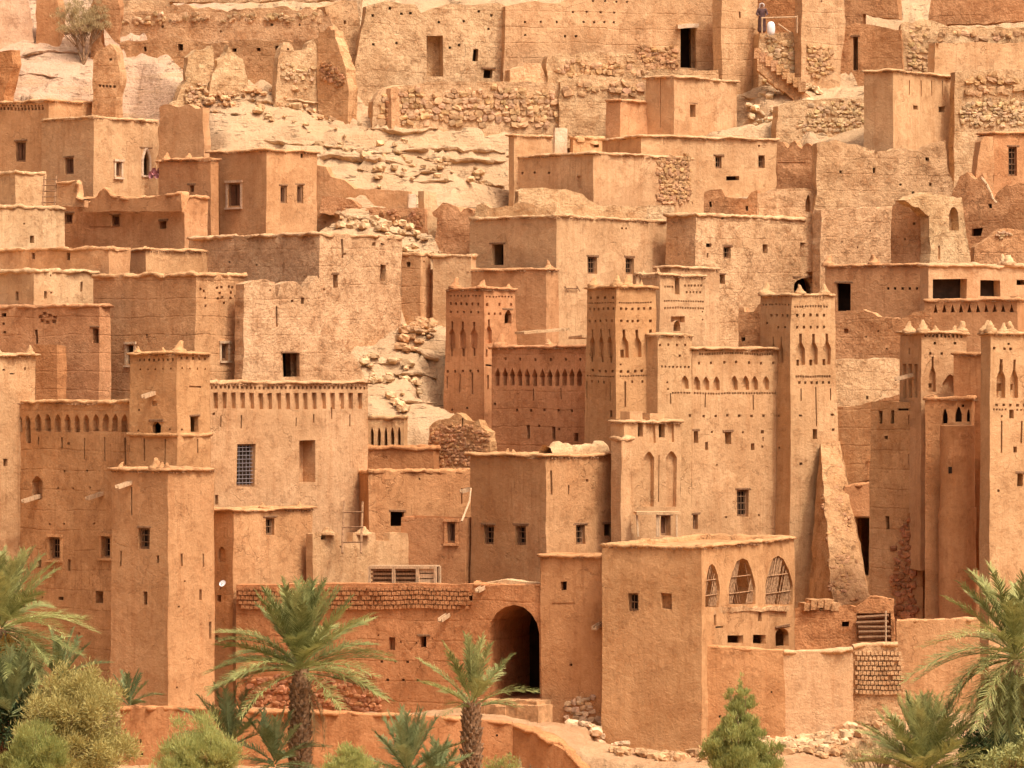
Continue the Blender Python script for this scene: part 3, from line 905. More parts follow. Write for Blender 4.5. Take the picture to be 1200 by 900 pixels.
BOX('mud_brick_house', 'long shaded kasbah wing at the left with a row of twelve blind arches', 'kasbah wing', (11, 154, 205), 471, 830, 174, 40, .0, C_M, M_EARTH,
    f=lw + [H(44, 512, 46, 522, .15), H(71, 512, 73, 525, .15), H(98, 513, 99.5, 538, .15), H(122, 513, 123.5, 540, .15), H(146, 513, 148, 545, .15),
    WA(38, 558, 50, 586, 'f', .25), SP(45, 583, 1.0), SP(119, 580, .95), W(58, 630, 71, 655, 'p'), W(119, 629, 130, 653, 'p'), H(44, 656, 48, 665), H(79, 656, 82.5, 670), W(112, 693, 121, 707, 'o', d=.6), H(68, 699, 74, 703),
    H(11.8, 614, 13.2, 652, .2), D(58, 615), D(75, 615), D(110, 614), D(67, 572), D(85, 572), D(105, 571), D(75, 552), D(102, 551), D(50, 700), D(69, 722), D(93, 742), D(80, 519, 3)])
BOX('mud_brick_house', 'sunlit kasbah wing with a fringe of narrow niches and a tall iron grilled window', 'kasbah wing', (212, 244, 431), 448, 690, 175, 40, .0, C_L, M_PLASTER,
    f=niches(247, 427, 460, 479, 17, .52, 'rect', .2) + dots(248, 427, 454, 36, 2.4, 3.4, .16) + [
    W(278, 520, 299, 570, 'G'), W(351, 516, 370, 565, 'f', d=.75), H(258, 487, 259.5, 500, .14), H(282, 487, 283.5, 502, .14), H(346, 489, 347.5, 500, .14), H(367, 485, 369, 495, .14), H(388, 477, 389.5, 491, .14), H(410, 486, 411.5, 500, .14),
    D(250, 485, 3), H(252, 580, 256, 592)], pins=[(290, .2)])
BOX('mud_brick_tower', 'pale tower cut off by the left picture edge above the shaded wing', 'tower', (-62, -32, 42), 416, 720, 176.4, 42, .0, C_L, M_PLASTER, pins=[(2, .4), (37, .6)],
    f=[H(3, 432, 6, 434, .2), H(29, 430, 31, 434, .2), H(4, 537, 9, 546, .5), H(12, 437, 18, 438.5, .1)])
BOX('mud_brick_house', 'low annex with a satellite dish and lit right face behind the plain tower', 'house', (240, 273, 366), 598, 832, 172, 42, 0, C_M, M_PLASTER, pins=[(310, .4), (353, .4)],
    f=[W(312, 607, 322, 627, 'g'), WA(255, 641, 264, 659, 'f', .5, False, d=.12), H(254, 697, 259, 705), H(252, 744, 256, 750)])
RW('garden_wall', 'stepped sunlit parapet wall with three merlons left of the ladder', 'wall', [(366, 700), (366, 626), (370, 625), (398, 625), (399, 636), (413, 636), (414, 624), (440, 624), (441, 634), (456, 634), (457, 624), (477, 624), (479, 632), (520, 634), (536, 644), (537, 700)],
   (366, 650, 174.5), 46, C_L, M_PLASTER, .4, rag=.03, f=[H(376, 628, 382, 633, .2), H(398, 640, 401, 642, .1, False)], amp=.05)
for px, lab in ((384, 'mud brick lump drying on the left merlon of the stepped parapet'), (425, 'mud brick lump on the middle merlon beside the ladder foot')):
    p = ang_plane(366, 650, 174.5, 46).hit(px, 624)
    t = thing('mud_heap', p, lab, 'mud heap')
    pinnacle(t, p - Vector((0, 0, .05)), .55, .42, C_L)
BOX('mud_brick_house', 'shaded low house with one black square window above the stepped parapet', 'house', (413, 432, 560), 553, 720, 181, 70, 0, C_R, M_PLASTER, cor='s',
    fr=[W(458, 600, 474, 617, 'o'), H(540, 572, 541.5, 590, .2), H(490, 560, 492, 562, .1)], f=[])
BOX('mud_brick_house', 'small shaded block with a narrow shuttered window left of the central house', 'house', (470, 545, 560), 607, 720, 177.5, 25, 0, C_R, M_PLASTER, cor=None,
    f=[W(524, 612, 534, 636, 's', sur=True), H(517, 637, 531, 639, .05, False)])
# balcony room and step roof among the rocks
BOX('mud_brick_house', 'tiny loggia house of five narrow arches beside the rock outcrop', 'house', (431, 473, 477), 489, 535, 190, 12, 0, C_L, M_PLASTER, cor='s',
    f=niches(432, 471, 500, 523, 5, .5, 'arch', .6))
BOX('mud_brick_house', 'red low roofed block beneath the little five arched loggia', 'house', (428, 508, 516), 525, 570, 188, 15, 0, C_D, M_PLASTER, cor='s')
RW('rubble_wall', 'rough stony ruin wall at the foot of the dark left kasbah tower', 'ruin', [(500, 580), (503, 500), (515, 490), (540, 488), (560, 496), (572, 505), (575, 580)], (540, 540, 188.5), -30, C_M, M_RUIN, .6,
   f=[ST([(503, 560), (503, 500), (540, 495), (560, 500), (572, 510), (572, 560)], 5.5, True, (.5, .27, .125)), H(541, 491, 543, 503, .4)], rag=.2)

# ================================================================== GATE WALL
gr, gpl, gcol = RW('gate_wall', 'long red front wall with brick courses on top and a tall arched gateway', 'wall', [(276, 852), (277, 685), (400, 684), (555, 684), (556, 686), (642, 686), (643, 852)],
   (600, 800, 167.2), -20, C_D, M_EARTH, .7, rag=.02, cap=(3, 5), amp=.05, f=[
   ('w', archp(573, 709, 632, 821, .30, False), 'gate', {'d': 5.0}),
   SP(525, 722, .9), SP(566, 690, .6), W(455, 747, 463, 762, 'f', d=.35), W(493, 746, 500, 758, 'o', d=.5), D(447, 775, 3), D(463, 775, 3), D(478, 775, 3), D(454, 797, 3), D(472, 797, 3), D(489, 797, 3), D(470, 752, 2), D(489, 753, 2), H(550, 694, 554, 704, .4),
   BR(278, 687, 554, 714, 52, 5), ST([(284, 846), (284, 790), (360, 790), (420, 780), (443, 792), (446, 846)], 9, True, (.47, .215, .1)), D(443, 745, 2), D(438, 765, 2)])
def slab(name, a, b, w, h, mat, label, cat, color=None, kind=None):
    """rough plank or step from a to b"""
    if name == 'stone_step': a = a - Vector((0, 0, .42)); b = b - Vector((0, 0, .42)); h = 1.0; color = (.5, .28, .13)
    t = thing(name, a, label, cat, None, kind); mb = MB()
    d = (b - a); s = Vector((0, 0, 1)).cross(d).normalized()
    n = 6
    for i in range(n):
        p = a + d * ((i + .5) / n)
        mb.box(p + vn(p, 2) * .02, d / n / 2 * 1.02, s * w / 2 * random.uniform(.93, 1.05), Vector((0, 0, h / 2)) * random.uniform(.9, 1.1))
    mb.build('slab', mat, t, None, color)
    return t
for i, (py, ya, lab) in enumerate([(822, 166.0, 'upper worn stone step at the arched gateway'), (828, 165.4, 'lower wide stone step below the arched gateway')]):
    slab('stone_step', at(566 - 3 * i, py, ya + 1.0), at(637 + 2 * i, py, ya - .8), 1.0, .42, M_STONE, lab, 'step', (.52, .29, .14))
RW('mud_parapet', 'thick pale mud ledge lying along the top of the gate block', 'ledge', [(560, 690), (562, 683), (590, 681), (632, 683), (633, 690)], (600, 686, 167.6), -20, C_P, M_MUDCAP, .9, ext=0, rag=.03)
BOX('mud_brick_house', 'red gate side block with a small recessed panel right of the arch', 'house', (634, 707, 722), 652, 860, 165.6, 22, 0, C_R, M_PLASTER, f=[W(658, 682, 665, 692, 'g'), ('h', rect(646, 672, 673, 705), None, None)][:1] + [D(669, 779, 3), SP(704, 733, .7), H(647, 706, 674, 708, .04, False),
    ST([(657, 852), (672, 812), (690, 806), (702, 812), (703, 856)], 9, True, (.6, .4, .23))], cor='c')

# ================================================================== BLOCK WITH LATTICE ARCHES
BOX('mud_brick_house', 'big foreground house with three reed latticed arches on its sunlit side', 'house', (706, 822, 931), 641, 885, 163, 24, .0, C_M, M_PLASTER, amp=.07,
    pins=[], f=[W(736, 695, 748, 716, 'g'), W(775, 695, 788, 714, 'f', d=.3),
    WA(826, 660, 843, 711, 'lat', .62, True, gap=(.0, .6, .75)), WA(854, 654, 885, 708, 'lat', .62, True, gap=(.35, .8, .9)), WA(897, 651, 930.2, 709, 'lat', .62, True, gap=(.5, .7, .3))][:4] + [
    WA(896.5, 651, 929, 709, 'lat', .62, True, gap=(.5, .7, .3)), H(819.5, 747, 822.8, 760), H(853, 745, 871, 754, .9), H(883, 744, 898, 754, .9), WA(910, 735, 924.5, 757, 'o', .4, False),
    H(888, 716, 892, 728, .25), H(837, 715, 840, 733, .15), H(839, 734, 848, 736, .1)])
RW('plaster_ledge', 'ragged exposed brick sill under the three latticed arches', 'ledge', [(832, 722), (832, 712), (850, 711), (888, 711), (926, 710), (926, 716), (890, 716), (850, 717)], (832, 715, 163.9), 65, C_L, M_RUIN, .25, ext=0, rag=.06)

# courtyard walls, right foreground
RW('courtyard_wall', 'low rounded courtyard wall below the latticed house', 'wall', [(824, 890), (825, 758), (850, 759), (905, 762), (919, 762), (922, 890)], (835, 800, 163.6), 4, C_R, M_PLASTER, .45, rag=.02, cap=(1, 4), amp=.07,
   f=[D(843, 840, 3), H(903, 810, 905, 812, .1)])
RW('courtyard_wall', 'paler stained stretch of the low courtyard wall beside the bare brick infill', 'wall', [(917, 890), (918, 763), (940, 764), (965, 764), (999, 760), (1001, 890)], (917, 800, 163.9), 4, C_U, M_PLASTER, .45, rag=.02, cap=(1, 4), amp=.07)
RW('brick_wall', 'bare mud brick infill wall between the two plastered courtyard walls', 'wall', [(998, 880), (1000, 758), (1012, 755), (1052, 755), (1056, 790), (1064, 815), (1064, 880)], (1000, 800, 164.3), 4, C_L, M_RUIN, .45, rag=.03, cap=(1, 3),
   f=[BR(1001, 762, 1059, 814, 12, 9)])
RW('courtyard_wall', 'smooth taller courtyard wall standing behind the right palm', 'wall', [(1050, 850), (1051, 728), (1100, 727), (1148, 726), (1150, 850)], (1100, 780, 165.6), 2, C_M, M_PLASTER, .45, rag=.02, cap=(1, 3), amp=.06)
RW('ruined_wall', 'red ruined back wall inside the courtyard with broken top', 'ruin', [(930, 790), (931, 712), (945, 706), (960, 716), (990, 708), (1002, 712), (1020, 700), (1048, 702), (1050, 790)], (990, 740, 169.5), -8, C_D, M_RUIN, .6, rag=.12,
   f=[W(1004, 718, 1044, 752, 'f', d=.8), H(985, 728, 994, 734, .3)])
t = thing('firewood_stack', at(1024, 750, 169.2), 'stack of grey planks and branches stored in the courtyard recess', 'wood pile')
for j in range(5):
    mb = MB(); y = 722 + 6 * j
    mb.beam(at(1003 + random.uniform(0, 5), y + random.uniform(0, 3), 169.25), at(1041 + random.uniform(0, 3), y + random.uniform(-1, 2), 169.0), .09, 0, 6, .07)
    mb.build('plank', M_WOOD, t)
t = thing('wooden_post', at(1038, 756, 168.6), 'thin upright pole in front of the stacked planks', 'pole')
mb = MB(); mb.beam(at(1038, 758, 168.6), at(1038, 716, 168.6), .04); mb.build('pole', M_PALEWOOD, t)
t = thing('roof_slab', at(960, 705, 170.2), 'broken clay roof slab leaning below the stone buttress', 'slab')
mb = MB()
for i in range(5):
    p = at(944 + 8 * i, 707 - (i - 2) ** 2 * -.9, 170.0); mb.box(p, Vector((.19, .05, 0)), Vector((-.1, .5, 0)), Vector((.02, 0, .16 + .05 * (i % 2))))
mb.build('slab', M_RUIN, t, None, C_M)

# ================================================================== CENTRAL HOUSE
BOX('mud_brick_house', 'central two storey house with dark left side and domed roof parapet', 'house', (551, 640, 729), 534, 740, 174.5, 44, 0, C_M, M_PLASTER, amp=.06,
    f=[W(566, 616, 578, 638, 'g'), W(604, 616, 617, 638, 'g'), SP(549, 575, .5), H(645, 551, 647.5, 580, .15), W(675, 615, 686, 638, 'g'), W(708, 614, 718, 628, 'o'), H(718, 547, 721, 556), SP(721, 559, .5), D(687, 562, 3), H(665, 568, 666.5, 580, .1)], pins=[(592, .35), (599, .3)])
p = at(684, 530, 177.4)
t = thing('roof_parapet', p, 'rounded whale backed mud parapet on the central house roof', 'parapet')
mb = MB(); path = []; u = Vector((math.sin(R(44)), math.cos(R(44)), 0))
for i in range(22):
    path.append(p + u * (-2.1 + 3.9 * i / 21) + Vector((0, 0, -.25)) - Vector((u.y, -u.x, 0)) * .3)
n_ = Vector((u.y, -u.x, 0))
sweep(mb, path, [n_] * 22, [(.38, -.3), (.4, .15), (.32, .45), (.1, .6), (-.2, .58), (-.4, .35), (-.42, -.3)], False, .05)
mb.build('parapet', M_MUDCAP, t, None, C_P)
BOX('mud_brick_house', 'slim turret house with two long blind arches and a pair of loggia openings', 'house', (716, 731, 798), 494, 740, 176.3, 44, .0, C_L, M_PLASTER,
    f=[H(747, 496, 753, 512, .8), H(772, 496, 779, 512, .8), ('h', archp(754, 529, 766, 594, .12), .2, False), ('h', archp(780, 528, 793, 594, .12), .2, False), H(771, 533, 772.2, 588, .08), W(774, 604, 786, 627, 's', d=.4),
    ('h', rect(757, 495, 768, 519), .12, False), ('h', rect(783, 495, 790, 518), .12, False)])
t = thing('wooden_porch', at(768, 627, 175.6), 'little timber porch frame on the roof below the twin arches', 'porch')
for x in (748, 770, 772, 793):
    mb = MB(); mb.beam(at(x, 629, 175.4), at(x + (-2 if x == 748 else 0), 602, 175.6), .045, 0, 5); mb.build('post', M_PALEWOOD, t)
mb = MB(); mb.box(at(770, 601, 175.9), Vector((.95, .1, .0)), Vector((-.05, .45, 0)), Vector((0, 0, .06))); mb.build('roof', M_MUDCAP, t, None, C_P)
BOX('mud_brick_house', 'small lean-to step roof between central house and turret house', 'house', (716, 728, 740), 513, 600, 175.8, 44, 0, C_L, M_PLASTER, cor='s')

# ================================================================== RIGHT KASBAH: three towers and two curtain walls
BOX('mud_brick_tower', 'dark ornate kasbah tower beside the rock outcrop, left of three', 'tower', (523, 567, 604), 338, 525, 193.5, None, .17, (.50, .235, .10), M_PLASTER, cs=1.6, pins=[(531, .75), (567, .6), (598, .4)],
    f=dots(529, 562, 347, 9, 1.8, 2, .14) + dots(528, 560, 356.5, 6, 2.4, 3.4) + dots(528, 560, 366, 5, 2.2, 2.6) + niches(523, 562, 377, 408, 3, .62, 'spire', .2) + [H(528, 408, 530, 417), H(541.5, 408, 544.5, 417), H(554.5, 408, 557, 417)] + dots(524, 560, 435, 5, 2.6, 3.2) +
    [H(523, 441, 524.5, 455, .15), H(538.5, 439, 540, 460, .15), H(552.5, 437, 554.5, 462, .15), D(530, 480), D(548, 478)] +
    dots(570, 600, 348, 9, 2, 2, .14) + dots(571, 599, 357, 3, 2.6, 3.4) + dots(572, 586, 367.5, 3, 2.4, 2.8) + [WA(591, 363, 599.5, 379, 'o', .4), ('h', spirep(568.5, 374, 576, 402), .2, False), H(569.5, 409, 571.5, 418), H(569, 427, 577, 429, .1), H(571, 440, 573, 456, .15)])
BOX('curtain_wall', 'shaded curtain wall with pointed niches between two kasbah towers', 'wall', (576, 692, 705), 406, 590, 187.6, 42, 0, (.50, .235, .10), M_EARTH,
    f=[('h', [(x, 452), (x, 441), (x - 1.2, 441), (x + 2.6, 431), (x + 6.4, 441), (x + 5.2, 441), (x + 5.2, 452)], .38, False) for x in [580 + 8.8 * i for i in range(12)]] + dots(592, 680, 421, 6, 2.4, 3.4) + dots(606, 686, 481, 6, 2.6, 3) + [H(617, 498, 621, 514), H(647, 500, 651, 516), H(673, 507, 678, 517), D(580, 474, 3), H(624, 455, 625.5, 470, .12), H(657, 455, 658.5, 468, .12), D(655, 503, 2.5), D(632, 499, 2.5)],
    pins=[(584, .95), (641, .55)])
BOX('mud_brick_tower', 'tall ornate middle kasbah tower with three spire niches on its sunlit face', 'tower', (688, 722, 768), 336, 560, 183.6, None, .13, C_M, M_PLASTER, pins=[(693, .7), (720, .75), (737, .8), (754, .4)],
    f=dots(692, 718, 349, 4, 2.6, 2.8) + dots(691, 719, 355, 10, 1.8, 2, .12) + dots(691, 719, 362, 6, 2.2, 3) + dots(691, 718, 376, 5, 2.2, 3) + niches(688.5, 720, 386, 418, 3, .62, 'spire', .2) + [H(692.5, 418, 695, 424), H(704.5, 418, 707, 424), H(714.5, 417, 717, 424)] +
    dots(687, 718, 434, 5, 2.6, 3.2) + dots(686, 719, 440.5, 12, 1.8, 2, .12) + dots(694, 708, 447, 3, 2, 3) + [H(687, 447, 688.5, 468, .14), H(714, 447, 715.5, 470, .14), D(686, 484, 3), H(714, 481, 717, 489)] +
    dots(726, 762, 354.5, 14, 1.8, 2, .12) + dots(728, 762, 361.5, 6, 2.6, 3.2) + [D(729, 376, 2.8), D(736, 376, 2.8), D(742, 376, 2.8), D(748, 376, 2.8), D(762, 376, 3.2)] + [('h', spirep(x, 386, x + 10, 418), .22, False) for x in (726.5, 741.5, 757.5)] +
    [H(728, 409, 730.5, 418), H(757.5, 409, 760.5, 418)] + [D(727, 426), D(767, 425, 3)] + dots(728, 768, 434.5, 6, 3, 3.2) + dots(727, 770, 440, 15, 1.8, 2, .12) + dots(741, 753, 447, 2, 2.4, 3) + [H(731.5, 446, 733.5, 477, .16), H(765.5, 446, 767.5, 468, .16), D(768, 483, 3)])
BOX('curtain_wall', 'raised sunlit end of the curtain wall right of the middle tower', 'wall', (758, 771, 811), 392, 720, 184.0, 48, 0, C_L, M_PLASTER,
    f=dots(774, 803, 404.5, 4, 2.4, 3) + [D(797, 417, 2.6)] + dots(776, 808, 430, 8, 2.2, 2.6, .15) + [('h', archp(x, 440, x + 8, 456, .4), .2, False) for x in (799,)] + dots(789, 808, 461, 7, 2, 2.4, .15) + [D(783, 448), D(784, 456), H(785.5, 461, 787, 474, .14), D(808, 487, 3)])
WB = 185.3
BOX('curtain_wall', 'sunlit kasbah curtain wall with eight blind arches and a barred window', 'wall', (800, 811, 921), 408, 740, WB + .25, 48, 0, C_L, M_PLASTER,
    f=dots(821, 905, 414.5, 30, 1.8, 2.6, .12) + dots(820, 906, 425, 7, 2.6, 3.2) + [('h', archp(x, 440.5, x + 7.5, 457, .4), .2, False) for x in (812.5, 823.5, 836, 857, 870, 880.5, 894)] + dots(814, 909, 461, 31, 2, 2.4, .15) +
    [H(825.5, 462, 827, 477, .14), H(881.5, 463, 883, 480, .14)] + dots(825, 894, 487, 6, 3, 3) + [W(813, 505, 818.5, 519, 'o', d=.6), W(850, 506, 857.5, 520, 'o', d=.6), H(826, 518, 829.5, 528), H(891, 504, 895, 508), H(880, 519, 884, 527), H(893, 512, 894.5, 517), D(835, 506, 2.4), D(871, 506, 2.4), D(893, 523, 2.4), W(863.5, 574, 877.5, 605, 'g'), D(850.5, 606), D(890, 603), D(840, 545, 2), D(811.8, 547, 2)] [:-1] +
    [W(801 + 11.5, 603, 801 + 17, 620, 'g')])
BOX('mud_brick_tower', 'tallest ornate sunlit kasbah tower at right with spreading battered base', 'tower', (892, 927, 978), 345, 760, 188.4, None, .28, C_L, M_PLASTER, pins=[(894, .9), (940, .65), (968, .75)],
    f=dots(895, 923, 357, 9, 1.8, 2, .12) + dots(904, 922, 370, 4, 2.4, 3) + [D(899, 379, 2.6), D(912, 384, 2.4), D(920, 384, 2.4)] + niches(891, 921, 395, 425, 3, .5, 'spire', .18)[1:] +
    dots(931, 969, 359.5, 13, 1.8, 2.6, .13) + dots(934, 966, 369.5, 5, 2.8, 3.4) + dots(935, 966, 383.5, 5, 2.6, 3.4) + [('h', spirep(x, 391, x + 10, 427), .22, False) for x in (933.5, 948.5, 964)] + [H(933.5, 421, 936.5, 428), H(949, 421, 952, 428), H(964.5, 421, 967.5, 428)] +
    dots(933, 973, 441, 15, 2, 2.6, .15) + dots(937, 972, 448, 6, 2.6, 3.2) + [H(938, 455, 939.5, 470, .14), H(955.5, 453, 957, 500, .16), H(973, 455, 974.5, 469, .14), H(936, 485.5, 940, 488), H(973, 484.5, 977, 487), W(952, 503, 957, 515, 'o', d=.5), D(975.5, 503.5, 3), D(938, 543, 3), D(913, 487), D(913, 525)])
# the leaning stone buttress
def buttress():
    Y0, Y1 = 184.2, 188.0
    A = at(961, 520, 188.7); B = at(984, 518, 189.4); Cc = at(976, 712, 183.4); Dd = at(1018, 702, 184.6)
    A2 = at(960.5, 521, 188.9); C2 = at(946, 714, 186.9)
    t = thing('stone_buttress', Cc, 'leaning rough stone buttress propping the tallest right tower', 'buttress')
    def grid(p00, p10, p01, p11, n, m, amp):
        vs = []
        for j in range(m + 1):
            for i in range(n + 1):
                p = p00.lerp(p10, i / n).lerp(p01.lerp(p11, i / n), j / m)
                vs.append(p + vn(p, 1.6) * amp + vn(p, 5) * amp * .4)
        return vs, [(j * (n + 1) + i, j * (n + 1) + i + 1, (j + 1) * (n + 1) + i + 1, (j + 1) * (n + 1) + i) for j in range(m) for i in range(n)]
    mb = MB(); v, f = grid(Cc, Dd, A, B, 8, 36, .08); mb.add(v, f, 0, True)
    v, f = grid(C2, Cc, A2, A, 8, 36, .08); mb.add(v, f, 0, True)
    E = Dd + Vector((.3, 3.0, 0)); Et = B + Vector((.1, 1.0, 0))
    v, f = grid(Dd, E, B, Et, 6, 30, .08); mb.add(v, f, 0, True)
    v, f = grid(A2, Et, A, B, 3, 3, .05); mb.add(v, f, 0, True)
    mb.build('masonry_core', M_RUIN, t, None, (.46, .25, .11))
    o = Cc; u = (Dd - Cc).normalized(); pl = Plane(Cc, u, (A + B) / 2 - (Cc + Dd) / 2)
    lay_stones(t, pl, [(977, 706), (963, 548), (982, 546), (1014, 700)], 6.6, (.47, .262, .12), True, 300, -.04)
buttress()
RW('ruined_wall', 'pale rough parapet between tallest right tower and the next kasbah', 'wall', [(972, 520), (974, 424), (1000, 421), (1030, 420), (1054, 421), (1055, 462), (1022, 474), (1000, 480), (978, 520)], (1010, 450, 192.5), 20, C_P, M_RUIN, .6, rag=.06,
   f=[H(1015, 465, 1018, 469, .2)])
RW('kasbah_wall', 'deeply shaded red wall in the gap right of the stone buttress', 'wall', [(970, 745), (972, 478), (1000, 476), (1022, 470), (1050, 470), (1052, 745)], (1020, 600, 189.2), -30, C_M, M_EARTH, .7, rag=.05,
   f=[W(1003, 606, 1021, 675, 'door', d=2.0), W(1020, 541, 1027, 559, 'o', sur=True, d=.5), D(1024, 515, 3), D(1038, 513, 4)])
RW('mud_parapet', 'low sunlit parapet strip bridging the shaded gap beside the buttress', 'parapet', [(988, 608), (990, 571), (1024, 567), (1025, 606)], (1005, 590, 187.8), 8, C_R, M_PLASTER, .8, ext=0, rag=.03, cap=(1, 2))

# ================================================================== FAR RIGHT KASBAH
BOX('mud_brick_tower', 'kasbah tower with four corner finials and a broad blind arch, second from the right edge', 'tower', (1055, 1080, 1132), 390, 560, 176.4, None, .10, C_L, M_PLASTER, pins=[(1062, .75), (1083, .8), (1098, .5), (1120, .45), (1128, .75)],
    f=[('h', rect(x, 427, x + 4, 466), .2, False) for x in (1058, 1064.5, 1071)] + [H(1064.5, 408, 1066, 416, .2), SP(1069, 441, .9)] + dots(1085, 1126, 393.5, 10, 2, 4, .12) + [D(1096, 402, 3), D(1119, 402, 3), D(1090.5, 414, 3), D(1103.5, 414, 3), ('h', spirep(1089.5, 418, 1097, 459), .22, False), ('h', archp(1105, 438, 1122, 461, .45), .22, False), H(1088.5, 449, 1092, 454)])
BOX('kasbah_wall', 'battered red base under the kasbah tower with two dark slits', 'kasbah wing', (1020, 1082, 1150), 471, 745, 177.0, 36, .04, C_M, M_EARTH, cor=None, amp=.08,
    f=[H(1029, 481, 1033.5, 496), H(1043.5, 481, 1048, 496), H(1052, 479, 1073, 481.5, .1), H(1064, 487, 1065.5, 497, .12), H(1064, 532, 1066, 545, .12), H(1038.5, 604, 1043, 620), D(1038, 512, 4), ], fl=[('r', [(1040, 735), (1046, 660), (1062, 600), (1076, 620), (1078, 735)], 8, True, (.44, .2, .09))])
BOX('mud_brick_house', 'shaded link block with a single roof ledge between the two right towers', 'house', (1118, 1153, 1165), 414, 560, 174.8, 30, 0, C_R, M_PLASTER)
BOX('mud_brick_house', 'recessed bay with small arches over a rounded apse between the right towers', 'house', (1084, 1139, 1150), 466, 745, 173.8, 12, .0, C_R, M_PLASTER,
    f=[('h', archp(1104, 478, 1110, 496, .5), .5, True), ('h', archp(1119, 476, 1127, 494, .5), .3, True), ('h', archp(1133, 479, 1137, 494, .5), .5, True), D(1128, 475, 3)])
def apse():
    c = at(1117, 760, 174.1); t = thing('rounded_apse', c, 'rounded plaster apse bulging from the bay between the right towers', 'apse')
    zt, zm, zb_ = zat(499, 173), zat(595, 173), zat(745, 173) - 1
    for nm, z0, z1, r in (('apse_wall', zm, zt, .74), ('apse_base', zb_, zm - .004, .80)):
        mb = MB(); n = 20; m = 16; vs = []
        for j in range(m + 1):
            for i in range(n + 1):
                a = math.pi * (i / n); p = Vector((c.x + .12 - math.cos(a) * r, 173.55 - math.sin(a) * r * .75, z0 + (z1 - z0) * j / m)); vs.append(p + vn(p, 1.2) * .035)
        mb.add(vs, [(j * (n + 1) + i, j * (n + 1) + i + 1, (j + 1) * (n + 1) + i + 1, (j + 1) * (n + 1) + i) for j in range(m) for i in range(n)], 0, True)
        mb.add([vs[m * (n + 1) + i] for i in range(n + 1)], [tuple(range(n + 1))], 0)
        mb.build(nm, M_PLASTER, t, None, C_R)
    hmb = MB(); p = at(1113.5, 551, 172.8); hmb.box(p, Vector((.07, 0, 0)), Vector((0, .08, 0)), Vector((0, 0, .14))); hmb.build('slit', M_DARK, t)
apse()
BOX('mud_brick_tower', 'kasbah tower cut by the right picture edge with finials and spire niches', 'tower', (1150, 1161, 1262), 390, 745, 170.6, 62, .07, C_L, M_PLASTER, pins=[(1152, .75), (1163, .75), (1177, .6), (1187, .7)],
    f=[D(1165, 408, 3), D(1177, 408, 3), D(1184, 408, 3.4), D(1182, 402, 2.6), ('h', spirep(1168, 421, 1178, 466), .24, False), ('h', spirep(1184, 421, 1193, 466), .24, False), H(1170, 449, 1174, 458), H(1184, 450, 1187, 457), H(1171, 428, 1175, 438, .4)] + dots(1168, 1200, 474.5, 5, 3, 3.2) + dots(1165, 1178, 480, 5, 1.8, 2.4, .12) + dots(1192, 1200, 480, 3, 1.8, 2.4, .12) +
    [W(1182.5, 480, 1188, 490, 'o', d=.5), H(1173, 493, 1175, 530, .16), H(1196, 493, 1198, 520, .16), D(1174, 488, 2.4), H(1188, 523, 1192, 530), W(1192, 555, 1199, 570, 'o', d=.6), D(1170, 575, 3), D(1176, 402, 2)] [:-1] + [ST([(1146, 735), (1162, 620), (1162, 590), (1200, 590), (1210, 735)], 8, True, (.49, .27, .125))][:0])

# ================================================================== MIDDLE TIER, RIGHT
BOX('mud_brick_house', 'large clean house in the centre with dark left side and two high windows', 'house', (550, 652, 781), 253, 430, 201, 40, 0, C_U, M_PLASTER,
    f=[W(576, 286, 590, 310, 'door', d=1.2), W(689, 301, 700, 321, 'g'), W(733, 302, 743, 321, 'g'), W(627, 371, 635, 386, 's'), D(729, 268, 2.4), H(733, 267, 735, 269)], pins=[(648, .3)])
BOX('mud_brick_house', 'lower shaded annex with tall dark doorway behind the dark left kasbah tower', 'house', (505, 640, 654), 315, 405, 198.5, 30, 0, C_UR, M_PLASTER, cs=1.6, f=[W(517, 349, 527, 396, 'door', d=1.2)], pins=[(646, .6)])
BOX('roof_terrace', 'small walled roof terrace with splayed side walls above the annex', 'terrace', (507, 552, 558), 299, 330, 200.6, 12, 0, C_U, M_PLASTER, cor='s')
t = thing('drying_pole', at(640, 340, 199), 'thin stick frame fixed to the sunlit side of the central clean house', 'pole')
mb = MB(); P1 = ang_plane(652, 340, 201, 50)
a = P1.hit(662, 338); b = P1.hit(676, 338); mb.beam(a + P1.n * .1, b + P1.n * .1, .035, 0, 5); mb.beam(a + Vector((0, 0, .12)), a + P1.n * .2 - Vector((0, 0, .15)), .03, 0, 5); mb.beam(b + Vector((0, 0, .12)), b + P1.n * .2 - Vector((0, 0, .15)), .03, 0, 5)
mb.build('stick', M_WOOD, t)
BOX('mud_brick_house', 'small brick pillar house with round hole above the rubble', 'house', (470, 493, 505), 298, 352, 200.8, 25, 0, C_UM, M_EARTH, cs=1.4, f=[H(476, 307, 481, 313, .5), D(497, 307, 2)], cor='s')
slab('wooden_plank', at(609, 390, 191.5), at(662, 386, 193.5), .7, .12, M_MUDCAP, 'flat clay slab lying on the roof of the shaded curtain wall', 'slab', C_P)
slab('wooden_plank', at(672, 396, 189.8), at(688, 394, 189.0), .6, .12, M_MUDCAP, 'short clay slab on the roof edge left of the middle tower', 'slab', C_P)
